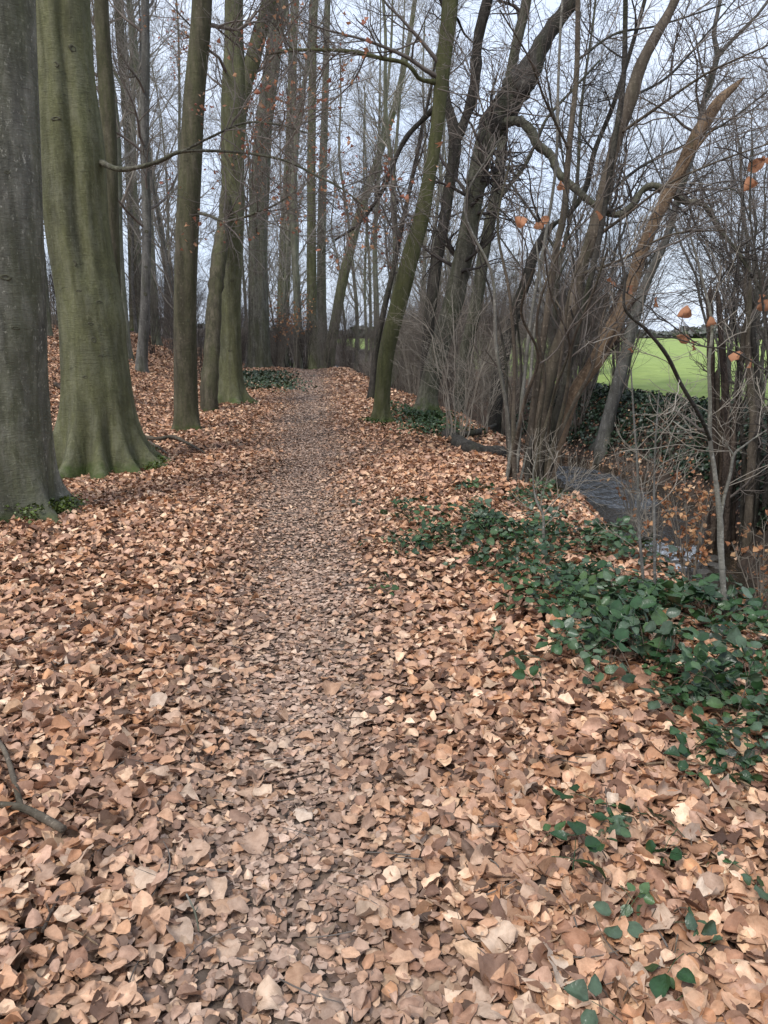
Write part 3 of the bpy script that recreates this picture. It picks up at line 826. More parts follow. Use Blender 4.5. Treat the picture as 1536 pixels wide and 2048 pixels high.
# knots and branch scars, each on its trunk
m_knot, nt, b = new_mat('knot_wood'); t = NT(nt)
co = t.node('ShaderNodeTexCoord').outputs['Object']
t.link(t.mix(t.noise(t.scale(co, (1, 1, 1)), 6, 4, .7).outputs['Fac'], (.025, .023, .014), (.085, .082, .045)), b.inputs['Base Color']); b.inputs['Roughness'].default_value = .9
def knot_mesh(seed):
    g = np.random.default_rng(seed)
    nr, ns = 7, 16; rr = np.array([1.0, .82, .66, .52, .36, .2, .02]); hh = np.array([-.15, .22, .34, .22, -.05, -.22, -.28])
    th = np.arange(ns) * 2 * math.pi / ns
    wob = 1 + .12 * np.sin(2 * th + g.uniform(0, 6)) + .08 * np.sin(5 * th + g.uniform(0, 6))
    Vv = np.stack([rr[:, None] * np.cos(th) * wob, -hh[:, None] * np.ones(ns) * .45, rr[:, None] * np.sin(th) * wob], -1).reshape(-1, 3)
    i = np.arange(nr * ns).reshape(nr, ns); a = i[:-1]; b_ = i[1:]
    return mesh_from('knot', Vv, [np.stack([a, np.roll(a, -1, 1), np.roll(b_, -1, 1), b_], -1).reshape(-1, 4)], m_knot)
KN = [knot_mesh(k) for k in range(3)]
def knots(key, lst, inset=.97):
    r_, L_, _, Y_ = TR[key]
    trunk = [c for c in r_.children if c.name.startswith('trunk')][0]
    dg = bpy.context.evaluated_depsgraph_get()
    me_ = trunk.data
    co_ = np.empty(len(me_.vertices) * 3, np.float32); me_.vertices.foreach_get('co', co_); co_ = co_.reshape(-1, 3) + np.array(r_.location)
    for k, (px, py, w, asp) in enumerate(lst):
        d = ray(px, py); rel = co_ - EYE
        tt = rel @ d / (d @ d); dist = np.linalg.norm(rel - tt[:, None] * d, axis=1)
        near = np.where(dist < .07)[0]
        if not len(near): continue
        j = near[np.argmin(tt[near])]
        o = link('knot', KN[k % 3], trunk)
        p = co_[j] - np.array(r_.location)
        ax = Vector((float(np.interp(co_[j][2], L_[:, 2], L_[:, 0])), float(np.interp(co_[j][2], L_[:, 2], L_[:, 1])), 0))
        out = Vector((float(co_[j][0]), float(co_[j][1]), 0)) - ax
        o.location = p; o.rotation_euler = (0, 0, math.atan2(out.y, out.x) + math.pi / 2)
        sc = w * .40 * per_px(py, Y_); o.scale = (sc, sc * .8, sc * asp)
knots('t2', [(118, 116, 18, .7), (158, 92, 20, .9), (96, 232, 24, .45), (150, 520, 12, 1.3), (190, 215, 8, 1), (208, 600, 14, .6), (168, 642, 15, .5), (178, 676, 12, 1.4), (150, 570, 12, .6), (215, 712, 12, .5), (160, 760, 16, .5)])
knots('t1', [(24, 545, 30, .5), (50, 655, 22, .4), (20, 330, 14, .7)])
knots('g1', [(291, 590, 9, 1), (290, 535, 8, .8), (292, 460, 9, 1), (291, 330, 8, 1)])
knots('t3', [(378, 300, 10, .8), (372, 480, 8, 1.2), (385, 640, 9, 1)])
knots('t4', [(470, 312, 14, .8), (462, 560, 10, .6), (455, 700, 10, .6)])

# coppice stool on the stream side: stems are parts of one tree
cb = hit(1055, 968); cY = float(cb[1])
r = root('coppiced_hazel', cb, 'coppice stool of many slanting brown stems on the bank above the stream', 'tree')
def stem(pts, mat, name='stem', S=10, dys=None, to_top=False, rough=.04):
    L = px_line(pts, cY, dys)
    gz = float(ground(L[0, 0], L[0, 1]))
    L[0, 2] = min(L[0, 2], gz - .05)
    if to_top: L = extend(L, 9, .25)
    V, Q, c = limb(L, S, n=max(24, len(L) * 6), rough=rough, seed=len(pts))
    link(name, mesh_from(name, V - cb, [Q], mat), r)
    return L
cl = []
cl.append(stem([(1070, 960, 40), (1078, 880, 30), (1088, 800, 27), (1103, 740, 27), (1118, 690, 27), (1148, 600, 26), (1158, 550, 25), (1182, 480, 26), (1205, 400, 27), (1218, 340, 25), (1236, 270, 25), (1262, 195, 28), (1282, 130, 24), (1318, 60, 20), (1350, 0, 18)], M_HAZEL, S=14, to_top=True))
cl.append(stem([(1050, 965, 22), (1062, 860, 16), (1080, 720, 15), (1098, 600, 14), (1112, 500, 14), (1128, 425, 13), (1138, 300, 12), (1153, 150, 11), (1156, 0, 10)], M_HAZEL, to_top=True))
cl.append(stem([(1085, 955, 20), (1120, 800, 14), (1150, 680, 12), (1190, 520, 11), (1212, 400, 11), (1226, 300, 12), (1246, 170, 11), (1251, 0, 9)], M_DARK, to_top=True, dys=[0, -.2, -.3, -.4, -.4, -.5, -.5, -.6]))
cl.append(stem([(1030, 965, 14), (1040, 850, 9), (1060, 650, 7), (1090, 480, 7), (1112, 330, 6), (1117, 150, 6), (1125, 0, 5)], M_PALE, to_top=True))
gg = np.random.default_rng(77)
for k in range(19):
    bx = gg.uniform(1002, 1105); hgt = gg.uniform(250, 760); lean = gg.uniform(-.05, .33) + (bx - 1050) * .0022
    w = gg.uniform(3.5, 8.5); n = 5; pts = []
    for j in range(n + 1):
        tt = j / n
        pts.append((bx + hgt * tt * (lean + .12 * tt * gg.normal() * .6), 972 - hgt * tt, w * (1.25 - .8 * tt)))
    dd = gg.uniform(-.35, .35); sp_ = gg.normal() * .9
    cl.append(stem(pts, [M_HAZEL, M_HAZEL, M_DARK, M_HAZEL, M_PALE][k % 5], S=7, dys=[dd + sp_ * j / n for j in range(n + 1)]))
Bc, ends = crown([L for L in cl], 91, l1=(2, .5, .98, 1.1, 36), l2=4, l3=3, l4=0, len2=.5, len3=.25, up=.1, rmax=.008)
link('crown', Bc.mesh('crown', M_TWIG, cb), r)
sw = []
for k, lp in enumerate([[(1182, 480, 8), (1250, 432, 6), (1330, 372, 5), (1430, 325, 4), (1545, 285, 3)], [(1205, 400, 7), (1280, 335, 6), (1380, 285, 5), (1460, 240, 4), (1550, 170, 3)],
                        [(1236, 270, 7), (1300, 225, 6), (1400, 155, 5), (1470, 120, 4), (1550, 85, 3)], [(1156, 120, 6), (1230, 68, 5), (1320, 50, 4), (1450, 8, 3)],
                        [(1158, 550, 7), (1240, 520, 5), (1340, 470, 4), (1450, 460, 3)], [(1112, 500, 6), (1060, 420, 5), (1000, 330, 4), (960, 200, 3), (940, 100, 2)],
                        [(1138, 300, 6), (1090, 200, 5), (1060, 120, 4), (1000, 20, 3)], [(1262, 195, 6), (1340, 150, 5), (1420, 60, 4), (1470, 0, 3)]]):
    LL = px_line(lp, cY, [(.25 if k % 2 else -.3) * q for q in range(len(lp))])
    V, Q, c = limb(LL, 7, n=30, rough=.05, seed=k)
    link('branch', mesh_from('branch', V - cb, [Q], M_DARK if k % 2 else M_HAZEL), r); sw.append(LL)
Bc, ends = crown(sw, 93, l1=(9, .08, .98, 1.1, 36), l2=6, l3=4, l4=1, len2=.5, len3=.24, len4=.12, up=.03, tip=.0016, rmax=.009)
link('crown', Bc.mesh('crown', M_TWIG, cb), r)

# snapped dead trunk, bark gone
db = hit(1085, 962); dY_ = float(db[1]) - .1
L = px_line([(1080, 965, 54), (1094, 930, 44), (1118, 860, 38), (1136, 815, 30), (1155, 775, 27), (1188, 728, 30), (1218, 670, 34), (1240, 625, 28), (1264, 570, 25), (1283, 505, 26), (1318, 425, 24), (1358, 345, 24), (1388, 280, 25), (1413, 240, 26), (1440, 200, 20), (1470, 172, 12), (1490, 153, 2)], dY_)
L[0, 2] = float(ground(L[0, 0], L[0, 1])) - .15
off = L[0, :3].copy()
r = root('dead_tree', off, 'snapped leaning dead trunk of bare tan wood with a splintered tip', 'tree')
V, Q, c = limb(L, 18, n=120, rough=.035, seed=4)
link('trunk', mesh_from('trunk', V - off, [Q], M_DEAD), r)
# torn dark stretch and splinters
for k in range(16):
    tt = gg.uniform(.30, .48) if k < 10 else gg.uniform(.74, .93)
    i = int(tt * (len(c) - 1)); p = c[i, :3]; rr = c[i, 3]
    d = nrm((c[min(i + 6, len(c) - 1), :3] - p)[None])[0]
    side = nrm(gg.normal(size=(1, 3)))[0]
    st = p + side * rr * .9
    ln = gg.uniform(.15, .45)
    P_ = np.array([[st, st + d * ln * .5 + side * .03, st + d * ln + side * gg.uniform(.02, .12)]])
    V, Q = tubes(P_, np.array([[.022, .016, .002]]) * gg.uniform(.7, 1.4), 4)
    link('splinter', mesh_from('splinter', V - off, [Q], M_TORN if k < 10 else M_DEAD, smooth=False), r)

# shattered stump group on the far bank at the picture edge
fb = at(1500, 985, 9.6); fb[2] = float(ground(fb[0], fb[1]))
r = root('shattered_tree', fb, 'shattered dark trunk of upright splintered pieces on the far stream bank', 'tree')
fl = []
for k in range(17):
    bx = gg.uniform(1425, 1560); top_y = gg.choice([590, 650, 700, 760, 560, 800]) + gg.uniform(-20, 20); w = gg.uniform(9, 26)
    lean = gg.uniform(-.08, .12)
    dd = gg.uniform(-.3, .5)
    pts = [(bx + lean * (1010 - yy) + gg.normal() * 2, yy, w * (1 - .45 * (1010 - yy) / (1010 - top_y))) for yy in np.linspace(1010, top_y, 6)]
    L = px_line(pts, 9.6 + dd)
    L[0, 2] = min(L[0, 2], float(ground(L[0, 0], L[0, 1])) - .1)
    L = np.vstack([L, [L[-1, 0] + gg.normal() * .02, L[-1, 1], L[-1, 2] + gg.uniform(.05, .2), .002]])
    V, Q, c = limb(L, 7, n=26, rough=.12, seed=k)
    link('splintered_stem', mesh_from('splintered_stem', V - fb, [Q], [M_TORN, M_DARK, M_TORN, M_HAZEL][k % 4], smooth=False), r)
    fl.append(L)
Bc, _ = crown(fl, 17, l1=(2, .4, .95, 1.0, 50), l2=6, l3=4, l4=0, len2=.5, len3=.25)
link('crown', Bc.mesh('crown', M_TWIG, fb), r)

# ------------------------------------------------------------------ saplings by the stream
def sapling(label, pts, mat, limbs=(), Y=None, name='sapling', crown_kw=None, twig=M_TWIG_P, group=None, dY=None):
    if Y is None: Y = float(hit(*pts[0][:2])[1])
    L = px_line(pts, Y, dY); L[0, 2] = float(ground(L[0, 0], L[0, 1])) - .03
    off = L[0, :3].copy()
    r = root(name, off, label, 'sapling', group)
    V, Q, c = limb(L, 8, n=len(L) * 6, rough=.05, seed=len(pts))
    link('trunk', mesh_from('trunk', V - off, [Q], mat), r)
    lines = [L]
    for lp, dy, m in limbs:
        LL = px_line(lp, Y, dy) if isinstance(dy, list) else px_line(lp, Y + dy)
        V, Q, c = limb(LL, 7, seed=3, rough=.05)
        link('branch', mesh_from('branch', V - off, [Q], m or mat), r); lines.append(LL)
    kw = dict(l1=(6, .25, .98, .5, 50), l2=4, l3=3, l4=0, len2=.25, len3=.12, tip=.0007, rmax=.002); kw.update(crown_kw or {})
    Bc, ends = crown(lines, int(pts[0][0]), **kw)
    link('crown', Bc.mesh('crown', twig, off), r)
    return r, off, lines, ends
S1 = sapling('pale sapling with a long dark arched limb growing out of the brambles',
    [(1453, 1262, 12), (1447, 1180, 12), (1441, 1090, 13), (1440, 1040, 13), (1430, 950, 10), (1420, 880, 9), (1420, 800, 8), (1418, 725, 7), (1424, 650, 6), (1405, 560, 5), (1380, 470, 4)], M_PALE,
    limbs=[([(1420, 880, 8), (1400, 832, 8), (1363, 770, 8), (1333, 710, 8), (1293, 660, 7), (1250, 618, 6), (1250, 550, 5), (1238, 490, 4), (1243, 435, 3)], [0, -.1, -.2, -.3, -.4, -.5, -.5, -.5, -.5], M_DARK),
           ([(1440, 1040, 8), (1448, 995, 7), (1460, 950, 7), (1468, 910, 6), (1490, 890, 4), (1515, 872, 3), (1550, 850, 2)], 0, None),
           ([(1468, 912, 5), (1458, 897, 4), (1447, 882, 3)], 0, None)])
S2 = sapling('thin upright grey stem standing alone in the brambles by the water', [(1294, 1215, 6), (1284, 1130, 6), (1277, 1040, 6), (1275, 940, 5), (1268, 840, 4), (1262, 740, 3)], M_GREY)
S3 = sapling('thin straight stem next to the white riffle', [(1311, 1225, 6), (1309, 1100, 6), (1308, 1000, 5), (1310, 900, 4), (1318, 780, 3)], M_GREY)
S4 = sapling('short whitish stem that forks out of the bramble patch', [(1088, 1120, 7), (1087, 1070, 6), (1086, 1030, 5), (1072, 1000, 4), (1066, 950, 3), (1075, 900, 2)], M_PALE,
    limbs=[([(1086, 1030, 4), (1100, 1012, 3), (1125, 985, 2), (1145, 960, 2)], 0, None)], crown_kw=dict(l1=(8, .3, .98, .35, 50)))
# twig with big russet leaves hanging close to the lens
S5 = sapling('thin overhanging beech twigs with a few big orange leaves', [(1600, 1290, 10), (1590, 1100, 9), (1570, 900, 8), (1550, 790, 6), (1535, 700, 5), (1520, 560, 4), (1500, 430, 4), (1505, 300, 3)], M_DARK,
    Y=3.3, limbs=[([(1540, 745, 4), (1460, 700, 3), (1400, 690, 3), (1330, 640, 2.5), (1260, 590, 2), (1205, 560, 1.5)], [0, .05, .1, .1, .15, .15], None),
                  ([(1510, 470, 3), (1470, 380, 3), (1400, 400, 2), (1300, 440, 2), (1190, 450, 1.6), (1090, 445, 1.4), (1030, 440, 1.2)], [0, .1, .2, .3, .4, .4, .5], None)],
    twig=M_TWIG_D, crown_kw=dict(l1=(4, .3, .98, .3, 50), l2=3, l3=0, len2=.12, tip=.0009, rmax=.002))
bigl = [(1222, 566, 30), (1260, 580, 26), (1310, 604, 22), (1368, 626, 26), (1366, 678, 26), (1388, 692, 28), (1474, 714, 28), (1500, 372, 26), (1512, 330, 34), (1530, 320, 22), (1498, 728, 20), (1040, 442, 24), (1078, 450, 22), (1126, 488, 16), (1196, 432, 22), (1125, 370, 18), (1530, 612, 30), (1522, 596, 22), (1090, 440, 18), (1422, 650, 20), (1300, 470, 14), (1262, 700, 15)]
rv = []
for k in range(4):
    V, Q, C = leaves(np.zeros((1, 3)), np.array([1.0]), np.zeros(1), 0, 6, 4, gg, np.array([[.40, .19, .10]]) * (.8 + .15 * k), curl=.9)
    Bv = Buf(); Bv.add(V, Q, C); rv.append(Bv.mesh('russet_leaf', M_RUSSET))
for k, (px, py, w) in enumerate(bigl):
    Yk = 3.5 if px > 1180 else 3.75
    p = at(px, py, Yk)
    o = link('leaf', rv[k % 4], S5[0]); o.location = p - S5[1]
    s = w * per_px(py, Yk) * 1.1; o.scale = (s, s, s)
    o.rotation_euler = (gg.uniform(.6, 1.9), gg.uniform(-.9, .9), gg.uniform(0, 6.28))
    cand = np.concatenate([catmull(l_, 60)[:, :3] for l_ in S5[2]])
    q = cand[np.argmin(np.linalg.norm(cand - p, axis=1))]
    mid = (p + q) / 2 + np.array([0, 0, .02])
    V, Q = tubes(np.array([[q, mid, p]]), np.array([[.0022, .0013, .0008]]), 4)
    link('twig', mesh_from('twig', V - S5[1], [Q], M_TWIG_D), S5[0])

# ------------------------------------------------------------------ russet-leaved beech bushes on the bank
def russet_bush(label, px, py, Y, rad, hgt, nleaf, base_px=None, lsize=.055, seed=1):
    g = np.random.default_rng(seed)
    c = at(px, py, Y); b0 = np.array([c[0] + .2, Y + .1, 0]); b0[2] = float(ground(b0[0], b0[1]))
    r = root('beech_bush', b0, label, 'bush')
    n = 9
    P = []
    for k in range(n):
        d = nrm(g.normal(size=(1, 3)))[0] * np.array([rad, rad * .8, hgt * .6])
        P.append(catmull(np.array([[*b0, .008], [*((b0 + c) / 2 + d * .25), .006], [*(c + d * .8), .003]]), 12))
    P = np.stack(P)
    Bt = Buf(); Bt.add(*tubes(P[..., :3], P[..., 3], 5))
    A, R = sprout(P[..., :3], P[..., 3], 7, .45, 1, rad * .9, 55, 6, .02, .15, .6, .0015, g); Bt.add(*tubes(A, R, 4))
    A2, R2 = sprout(A, R, 5, .2, 1, rad * .4, 45, 4, 0, .15, .6, .001, g); Bt.add(*tubes(A2, R2, 3))
    link('stem', Bt.mesh('stem', M_TWIG_P, b0), r)
    e = np.concatenate([A2[:, -1], A2[:, 2], A[:, -1]]); e = e[g.integers(0, len(e), nleaf)] + g.normal(size=(nleaf, 3)) * .015
    cols = np.array([[.50, .27, .13], [.42, .19, .09], [.56, .34, .18], [.34, .15, .07]])[g.integers(0, 4, nleaf)]
    V, Q, C = leaves(e, lsize * g.uniform(.6, 1.2, nleaf), g.uniform(0, 6.28, nleaf), 1.3, 3, 2, g, cols, curl=.8)
    Bl = Buf(); Bl.add(V, Q, C)
    o = link('foliage', Bl.mesh('foliage', M_RUSSET, b0), r); o['kind'] = 'stuff'
russet_bush('russet-leaved beech bush hanging over the stream bank beside the pale sapling', 1375, 975, 7.2, .30, .34, 300, seed=3)
russet_bush('reddish beech bush at the picture edge below the shattered trunk', 1520, 1085, 6.6, .3, .3, 110, seed=4)
russet_bush('small sparse russet-leaved bush in front of the bank roots', 1262, 900, 9.5, .4, .45, 60, seed=5)
russet_bush('distant copper-coloured beech bush where the path ends', 580, 622, 33, 1.2, .7, 420, seed=6, lsize=.09)
russet_bush('thin russet beech spray beside the riffle', 1300, 1000, 7.6, .3, .4, 26, seed=7)

# ------------------------------------------------------------------ trees of the wood behind: mesh variants shared by copies
def wood_variant(seed, H=17, r0=.16, low=.18, mat=M_FAR):
    g = np.random.default_rng(seed)
    n = 7; z = np.linspace(0, H, n)
    wand = np.cumsum(g.normal(size=(n, 2)) * .16, 0); lean = g.normal(size=2) * .035
    L = np.stack([wand[:, 0] + lean[0] * z, wand[:, 1] + lean[1] * z, z, r0 * (1 - .75 * (z / H) ** .9)], -1)
    L[:, :2] -= L[0, :2]
    V, Q, c = trunk_verts(L, 14, seed=seed, spacing=.35, flare=.25, root_len=.2)
    tm = mesh_from('trunk', V, [Q], mat)
    lines = [L]
    if seed % 2:
        k = 3; b0 = L[k]
        d = np.array([g.normal() * .4, g.normal() * .4, 1.3])
        fk = np.array([[*b0[:3], b0[3] * .8], [*(b0[:3] + d * 2), b0[3] * .6], [*(b0[:3] + d * 4 + [0, 0, 1]), b0[3] * .4], [*(b0[:3] + d * 5 + [0, 0, 4]), .02]])
        lines.append(fk)
        V2, Q2, _ = limb(fk, 8, n=14)
        fm = mesh_from('branch', V2, [Q2], mat)
    else: fm = None
    Bc, _ = crown(lines, seed + 5, l1=(20 if fm is None else 12, low, .98, 3.8, 42), l2=8, l3=6, l4=1, up=.07, wob=.12, len2=1.7, len3=.95, len4=.5, tip=.0032, rmax=.045)
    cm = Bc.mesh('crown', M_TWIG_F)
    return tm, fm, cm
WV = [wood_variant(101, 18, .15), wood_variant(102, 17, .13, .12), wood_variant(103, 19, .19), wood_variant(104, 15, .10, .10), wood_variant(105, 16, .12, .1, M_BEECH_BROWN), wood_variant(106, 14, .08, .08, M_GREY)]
def wood_tree(x, y, k, sc, rz, label, group):
    tm, fm, cm = WV[k]
    r = root('woodland_tree', (x, y, float(ground(x, y)) - .05), label, 'tree', group)
    r.rotation_euler = (0, 0, rz); r.scale = (sc, sc, sc)
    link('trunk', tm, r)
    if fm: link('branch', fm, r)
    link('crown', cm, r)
gg = np.random.default_rng(2024)
placed = []
def scatter(n, fx, y0, y1, mind, label, group, ks=(0, 1, 2, 3, 4, 5), smin=.8, smax=1.2):
    c = 0; tries = 0
    while c < n and tries < 4000:
        tries += 1
        y = gg.uniform(y0, y1); lo, hi = fx(y); x = gg.uniform(lo, hi)
        if any((x - a) ** 2 + (y - b) ** 2 < mind ** 2 for a, b in placed): continue
        if abs(x - float(path_x(y))) < 1.3 and y < 34: continue
        if abs(x - float(stream_x(y))) < .9: continue
        placed.append((x, y)); c += 1
        wood_tree(x, y, int(gg.choice(ks)), gg.uniform(smin, smax), gg.uniform(0, 6.28), label, group)
scatter(20, lambda y: (-.55 * y - 1, float(path_x(y)) - 3.5), 19, 36, 1.7, 'slim bare tree on the wooded slope behind the big green beeches', 'slim trees on the wooded slope')
scatter(13, lambda y: (-.62 * y, -.1 * y - 2), 36, 70, 1.8, 'bare tree deep in the wood above the slope', 'trees deep in the wood', smin=.9, smax=1.3)
scatter(15, lambda y: (-.13 * y - 1, .05 * y), 36, 62, 1.5, 'bare slender tree beyond the end of the path', 'trees beyond the end of the path')
scatter(6, lambda y: (float(stream_x(y)) + 1.3, float(stream_x(y)) + 4.2), 17.5, 40, 1.5, 'bare twiggy tree in the strip along the far bank of the stream', 'trees along the far bank', ks=(1, 3, 5, 4), smin=.6, smax=.95)
scatter(9, lambda y: (.02 * y, .6 * y), 75, 120, 4, 'far bare tree standing across the green field', 'far trees across the field', ks=(0, 2, 4), smin=.6, smax=.9)

# ------------------------------------------------------------------ bare shrubs: arching thin stems
def shrub_variant(seed, n=16, h=2.2, spread=.9, mat=M_TWIG_P):
    g = np.random.default_rng(seed)
    P = []
    for k in range(n):
        a = g.uniform(0, 6.28); sp = spread * g.uniform(.2, 1); hh = h * g.uniform(.5, 1.1)
        d = np.array([math.cos(a), math.sin(a), 0])
        b0 = d * g.uniform(0, .12)
        P.append(catmull(np.array([[*b0, .012], [*(b0 + d * sp * .25 + [0, 0, hh * .45]), .009], [*(b0 + d * sp * .6 + [0, 0, hh * .85]), .006], [*(b0 + d * sp * 1.1 + [0, 0, hh]), .003]]), 12))
    P = np.stack(P); P[:, 1:, :3] += g.normal(size=(n, 11, 3)) * .02
    P[..., 3] *= .62; B1 = Buf(); B1.add(*tubes(P[..., :3], P[..., 3] * g.uniform(.6, 1.4, (n, 1)), 5))
    B2 = Buf()
    A, R = sprout(P[..., :3], P[..., 3], 7, .25, 1, h * .4, 42, 6, .05, .13, .6, .0014, g); B2.add(*tubes(A, R, 3))
    A2, R2 = sprout(A, R, 5, .15, 1, h * .16, 40, 4, .03, .12, .6, .0015, g); B2.add(*tubes(A2, R2, 3))
    return B1.mesh('stem', mat), B2.mesh('crown', mat)
SV = [shrub_variant(1), shrub_variant(2, 22, 3.0, 1.2, M_TWIG), shrub_variant(3, 12, 1.5, .9, M_TWIG_P), shrub_variant(4, 18, 2.6, .8, M_TWIG_D)]
def willow_variant(seed):
    g = np.random.default_rng(seed); n = 9; P = []
    for k in range(n):
        a = g.uniform(0, 6.28); sp = g.uniform(.5, 3.2); hh = g.uniform(4.5, 8)
        d = np.array([math.cos(a), math.sin(a), 0])
        P.append(catmull(np.array([[d[0] * .15, d[1] * .15, 0, .038], [*(d * sp * .2)[:2], hh * .3, .032], [*(d * sp * .55)[:2], hh * .65, .022], [*(d * sp)[:2], hh, .008]]), 14))
    P = np.stack(P); P[:, 1:, :3] += g.normal(size=(n, 13, 3)) * .03
    B1 = Buf(); B1.add(*tubes(P[..., :3], P[..., 3] * g.uniform(.6, 1.2, (n, 1)), 6))
    A, R = sprout(P[..., :3], P[..., 3], 12, .2, 1, 2.6, 38, 8, .02, .10, .45, .003, g, rmax=.014)
    A2, R2 = sprout(A, R, 9, .15, 1, 1.1, 36, 5, .02, .10, .6, .002, g)
    A3, R3 = sprout(A2, R2, 3, .15, 1, .5, 34, 4, .02, .08, .7, .0013, g)
    B2 = Buf(); B2.add(*tubes(A, R, 4)); B2.add(*tubes(A2, R2, 3)); B2.add(*tubes(A3, R3, 3))
    return B1.mesh('stem', M_GREY), B2.mesh('crown', M_TWIG)
WL = [willow_variant(5), willow_variant(6)]
for k, (x, y, sc, lb) in enumerate([(6.8, 15.5, .9, 'broad fan of thin willow stems straight behind the shattered trunk'), (6.2, 20.5, .85, 'thin-stemmed willow standing at the edge of the green field'), (8.6, 17.5, 1.0, 'wide willow with sweeping twigs at the picture edge beyond the bank'),
                                    (7.4, 12.6, 1.15, 'overhanging willow with long thin rods above the dark bank at the picture edge'), (4.9, 19.2, 1.05, 'upright willow with dense fine twigs right behind the grey forked alder'),
                                    (3.4, 26, .8, 'slender multi-stemmed willow behind the coppice stool'), (10.8, 23, 1.1, 'tall twiggy willow on the field beyond the wide one')]):
    r = root('willow_tree', (x, y, float(ground(x, y)) - .05), lb, 'tree')
    r.rotation_euler = (0, 0, k * 1.9); r.scale = (sc,) * 3
    link('stem', WL[k % 2][0], r); link('crown', WL[k % 2][1], r)
def shrub(x, y, k, sc, label, group=None):
    r = root('bare_shrub', (x, y, float(ground(x, y)) - .03), label, 'shrub', group)
    r.rotation_euler = (0, 0, gg.uniform(0, 6.28)); r.scale = (sc,) * 3
    link('stem', SV[k][0], r); link('crown', SV[k][1], r)
def shrubs(n, fx, y0, y1, label, group, ks=(0, 1, 2, 3), smin=.7, smax=1.2):
    for _ in range(n):
        y = gg.uniform(y0, y1); lo, hi = fx(y); x = gg.uniform(lo, hi)
        if abs(x - float(stream_x(y))) < .7: continue
        shrub(x, y, int(gg.choice(ks)), gg.uniform(smin, smax), label, group)
shrubs(5, lambda y: (float(edge_x(y)) + .1, float(stream_x(y)) + .3), 13.5, 33, 'tangled bare shrub on the near bank of the stream', 'bare shrubs on the near bank', ks=(0, 2), smin=.5, smax=.9)
shrubs(54, lambda y: (float(stream_x(y)) + 1.0, float(stream_x(y)) + 2.6), 18, 42, 'tangled bare shrub along the far bank of the stream', 'bare shrubs on the far bank', ks=(0, 1, 1), smin=.8, smax=1.3)
shrubs(36, lambda y: (.02 * y, .27 * y), 28, 44, 'tall brown thicket shrub screening the field behind the coppice stool', 'thicket shrubs before the field', ks=(0, 1, 1), smin=1.0, smax=1.6)
shrubs(60, lambda y: (-.55 * y, float(path_x(y)) - 2.6), 22, 48, 'wispy bare shrub among the trees of the slope', 'bare shrubs on the slope', smin=.8, smax=1.3)
shrubs(52, lambda y: (-.16 * y - 1, .03 * y), 32, 46, 'wispy bare shrub closing the end of the path', 'bare shrubs at the end of the path', ks=(0, 1, 3), smin=.8, smax=1.3)
shrubs(8, lambda y: (5.0, 8.5), 8, 13, 'twiggy bare shrub on top of the dark far bank', 'bare shrubs above the dark bank', smin=.8, smax=1.1)
p = hit(915, 888); shrub(p[0], p[1], 0, .95, 'pale stemmed bare shrub sprouting from the mossy log')
p = hit(965, 872, 60); shrub(p[0], p[1], 2, .8, 'low pale bare shrub between the mossy log and the coppice stool')

# ------------------------------------------------------------------ ivy covers, logs and sticks
def cover(name, n, pos, lsize, cols, mat, lift=.03, seed=1, tilt=.6):
    g = np.random.default_rng(seed)
    x, y = pos(n, g)
    z = ground(x, y) + lift * (.3 + g.random(len(x)))
    c = np.array(cols)[g.integers(0, len(cols), len(x))] * g.uniform(.6, 1.3, (len(x), 1))
    V, Q, C = leaves(np.stack([x, y, z], -1), lsize * g.uniform(.6, 1.3, len(x)), g.uniform(0, 6.28, len(x)), tilt, 2, 2, g, c, curl=.3, aspect=.5, normal=gnormal(x, y) * .7)
    B_ = Buf(); B_.add(V, Q, C)
    o = link(name, B_.mesh(name, mat)); o['kind'] = 'stuff'; return o
IVY = [(.012, .03, .012), (.02, .045, .018), (.03, .055, .025), (.05, .07, .05)]
def box_pos(y0, y1, lo, hi):
    def f(n, g):
        y = g.uniform(y0, y1, n); a = lo(y); b_ = hi(y); return a + (b_ - a) * g.random(n), y
    return f
o = cover('ivy_ground_cover', 15000, box_pos(9, 21, lambda y: stream_x(y) + 1.15, lambda y: stream_x(y) + 3.4), .075, IVY, M_IVY, .22, 1, 1.0)
tag(o, 'dark ivy and bramble mat over the top of the far stream bank', 'ivy')
def px_pos(poly):
    cx = [p[0] for p in poly]; cy = [p[1] for p in poly]
    def inside(a, b_):
        c = False; j = len(poly) - 1
        for i in range(len(poly)):
            if (poly[i][1] > b_) != (poly[j][1] > b_) and a < (poly[j][0] - poly[i][0]) * (b_ - poly[i][1]) / (poly[j][1] - poly[i][1]) + poly[i][0]: c = not c
            j = i
        return c
    def one(g):
        while True:
            a = g.uniform(min(cx), max(cx)); b_ = g.uniform(min(cy), max(cy))
            if inside(a, b_): return hit(a, b_, 60)
    return one
def patch_pos(poly, k, spread):
    one = px_pos(poly)
    def f(n, g):
        q = np.array([one(g)[:2] for _ in range(k)])
        q = q[g.integers(0, k, n)] + g.normal(size=(n, 2)) * spread
        return q[:, 0], q[:, 1]
    return f
o = cover('ivy_ground_cover', 2600, patch_pos([(790, 815), (880, 840), (915, 880), (890, 885), (830, 850)], 26, .22), .05, [(.02, .05, .015), (.035, .07, .02), (.05, .085, .03)], M_IVY, .10, 2, .8)
tag(o, 'green ivy at the foot of the furrowed oak', 'ivy')
o = cover('ivy_ground_cover', 2600, patch_pos([(490, 745), (550, 745), (545, 780), (495, 775)], 18, .5), .085, [(.03, .055, .02), (.05, .08, .035), (.07, .09, .05)], M_IVY, .10, 3, .8)
tag(o, 'pale green ivy patch below the double-stemmed beech', 'ivy')
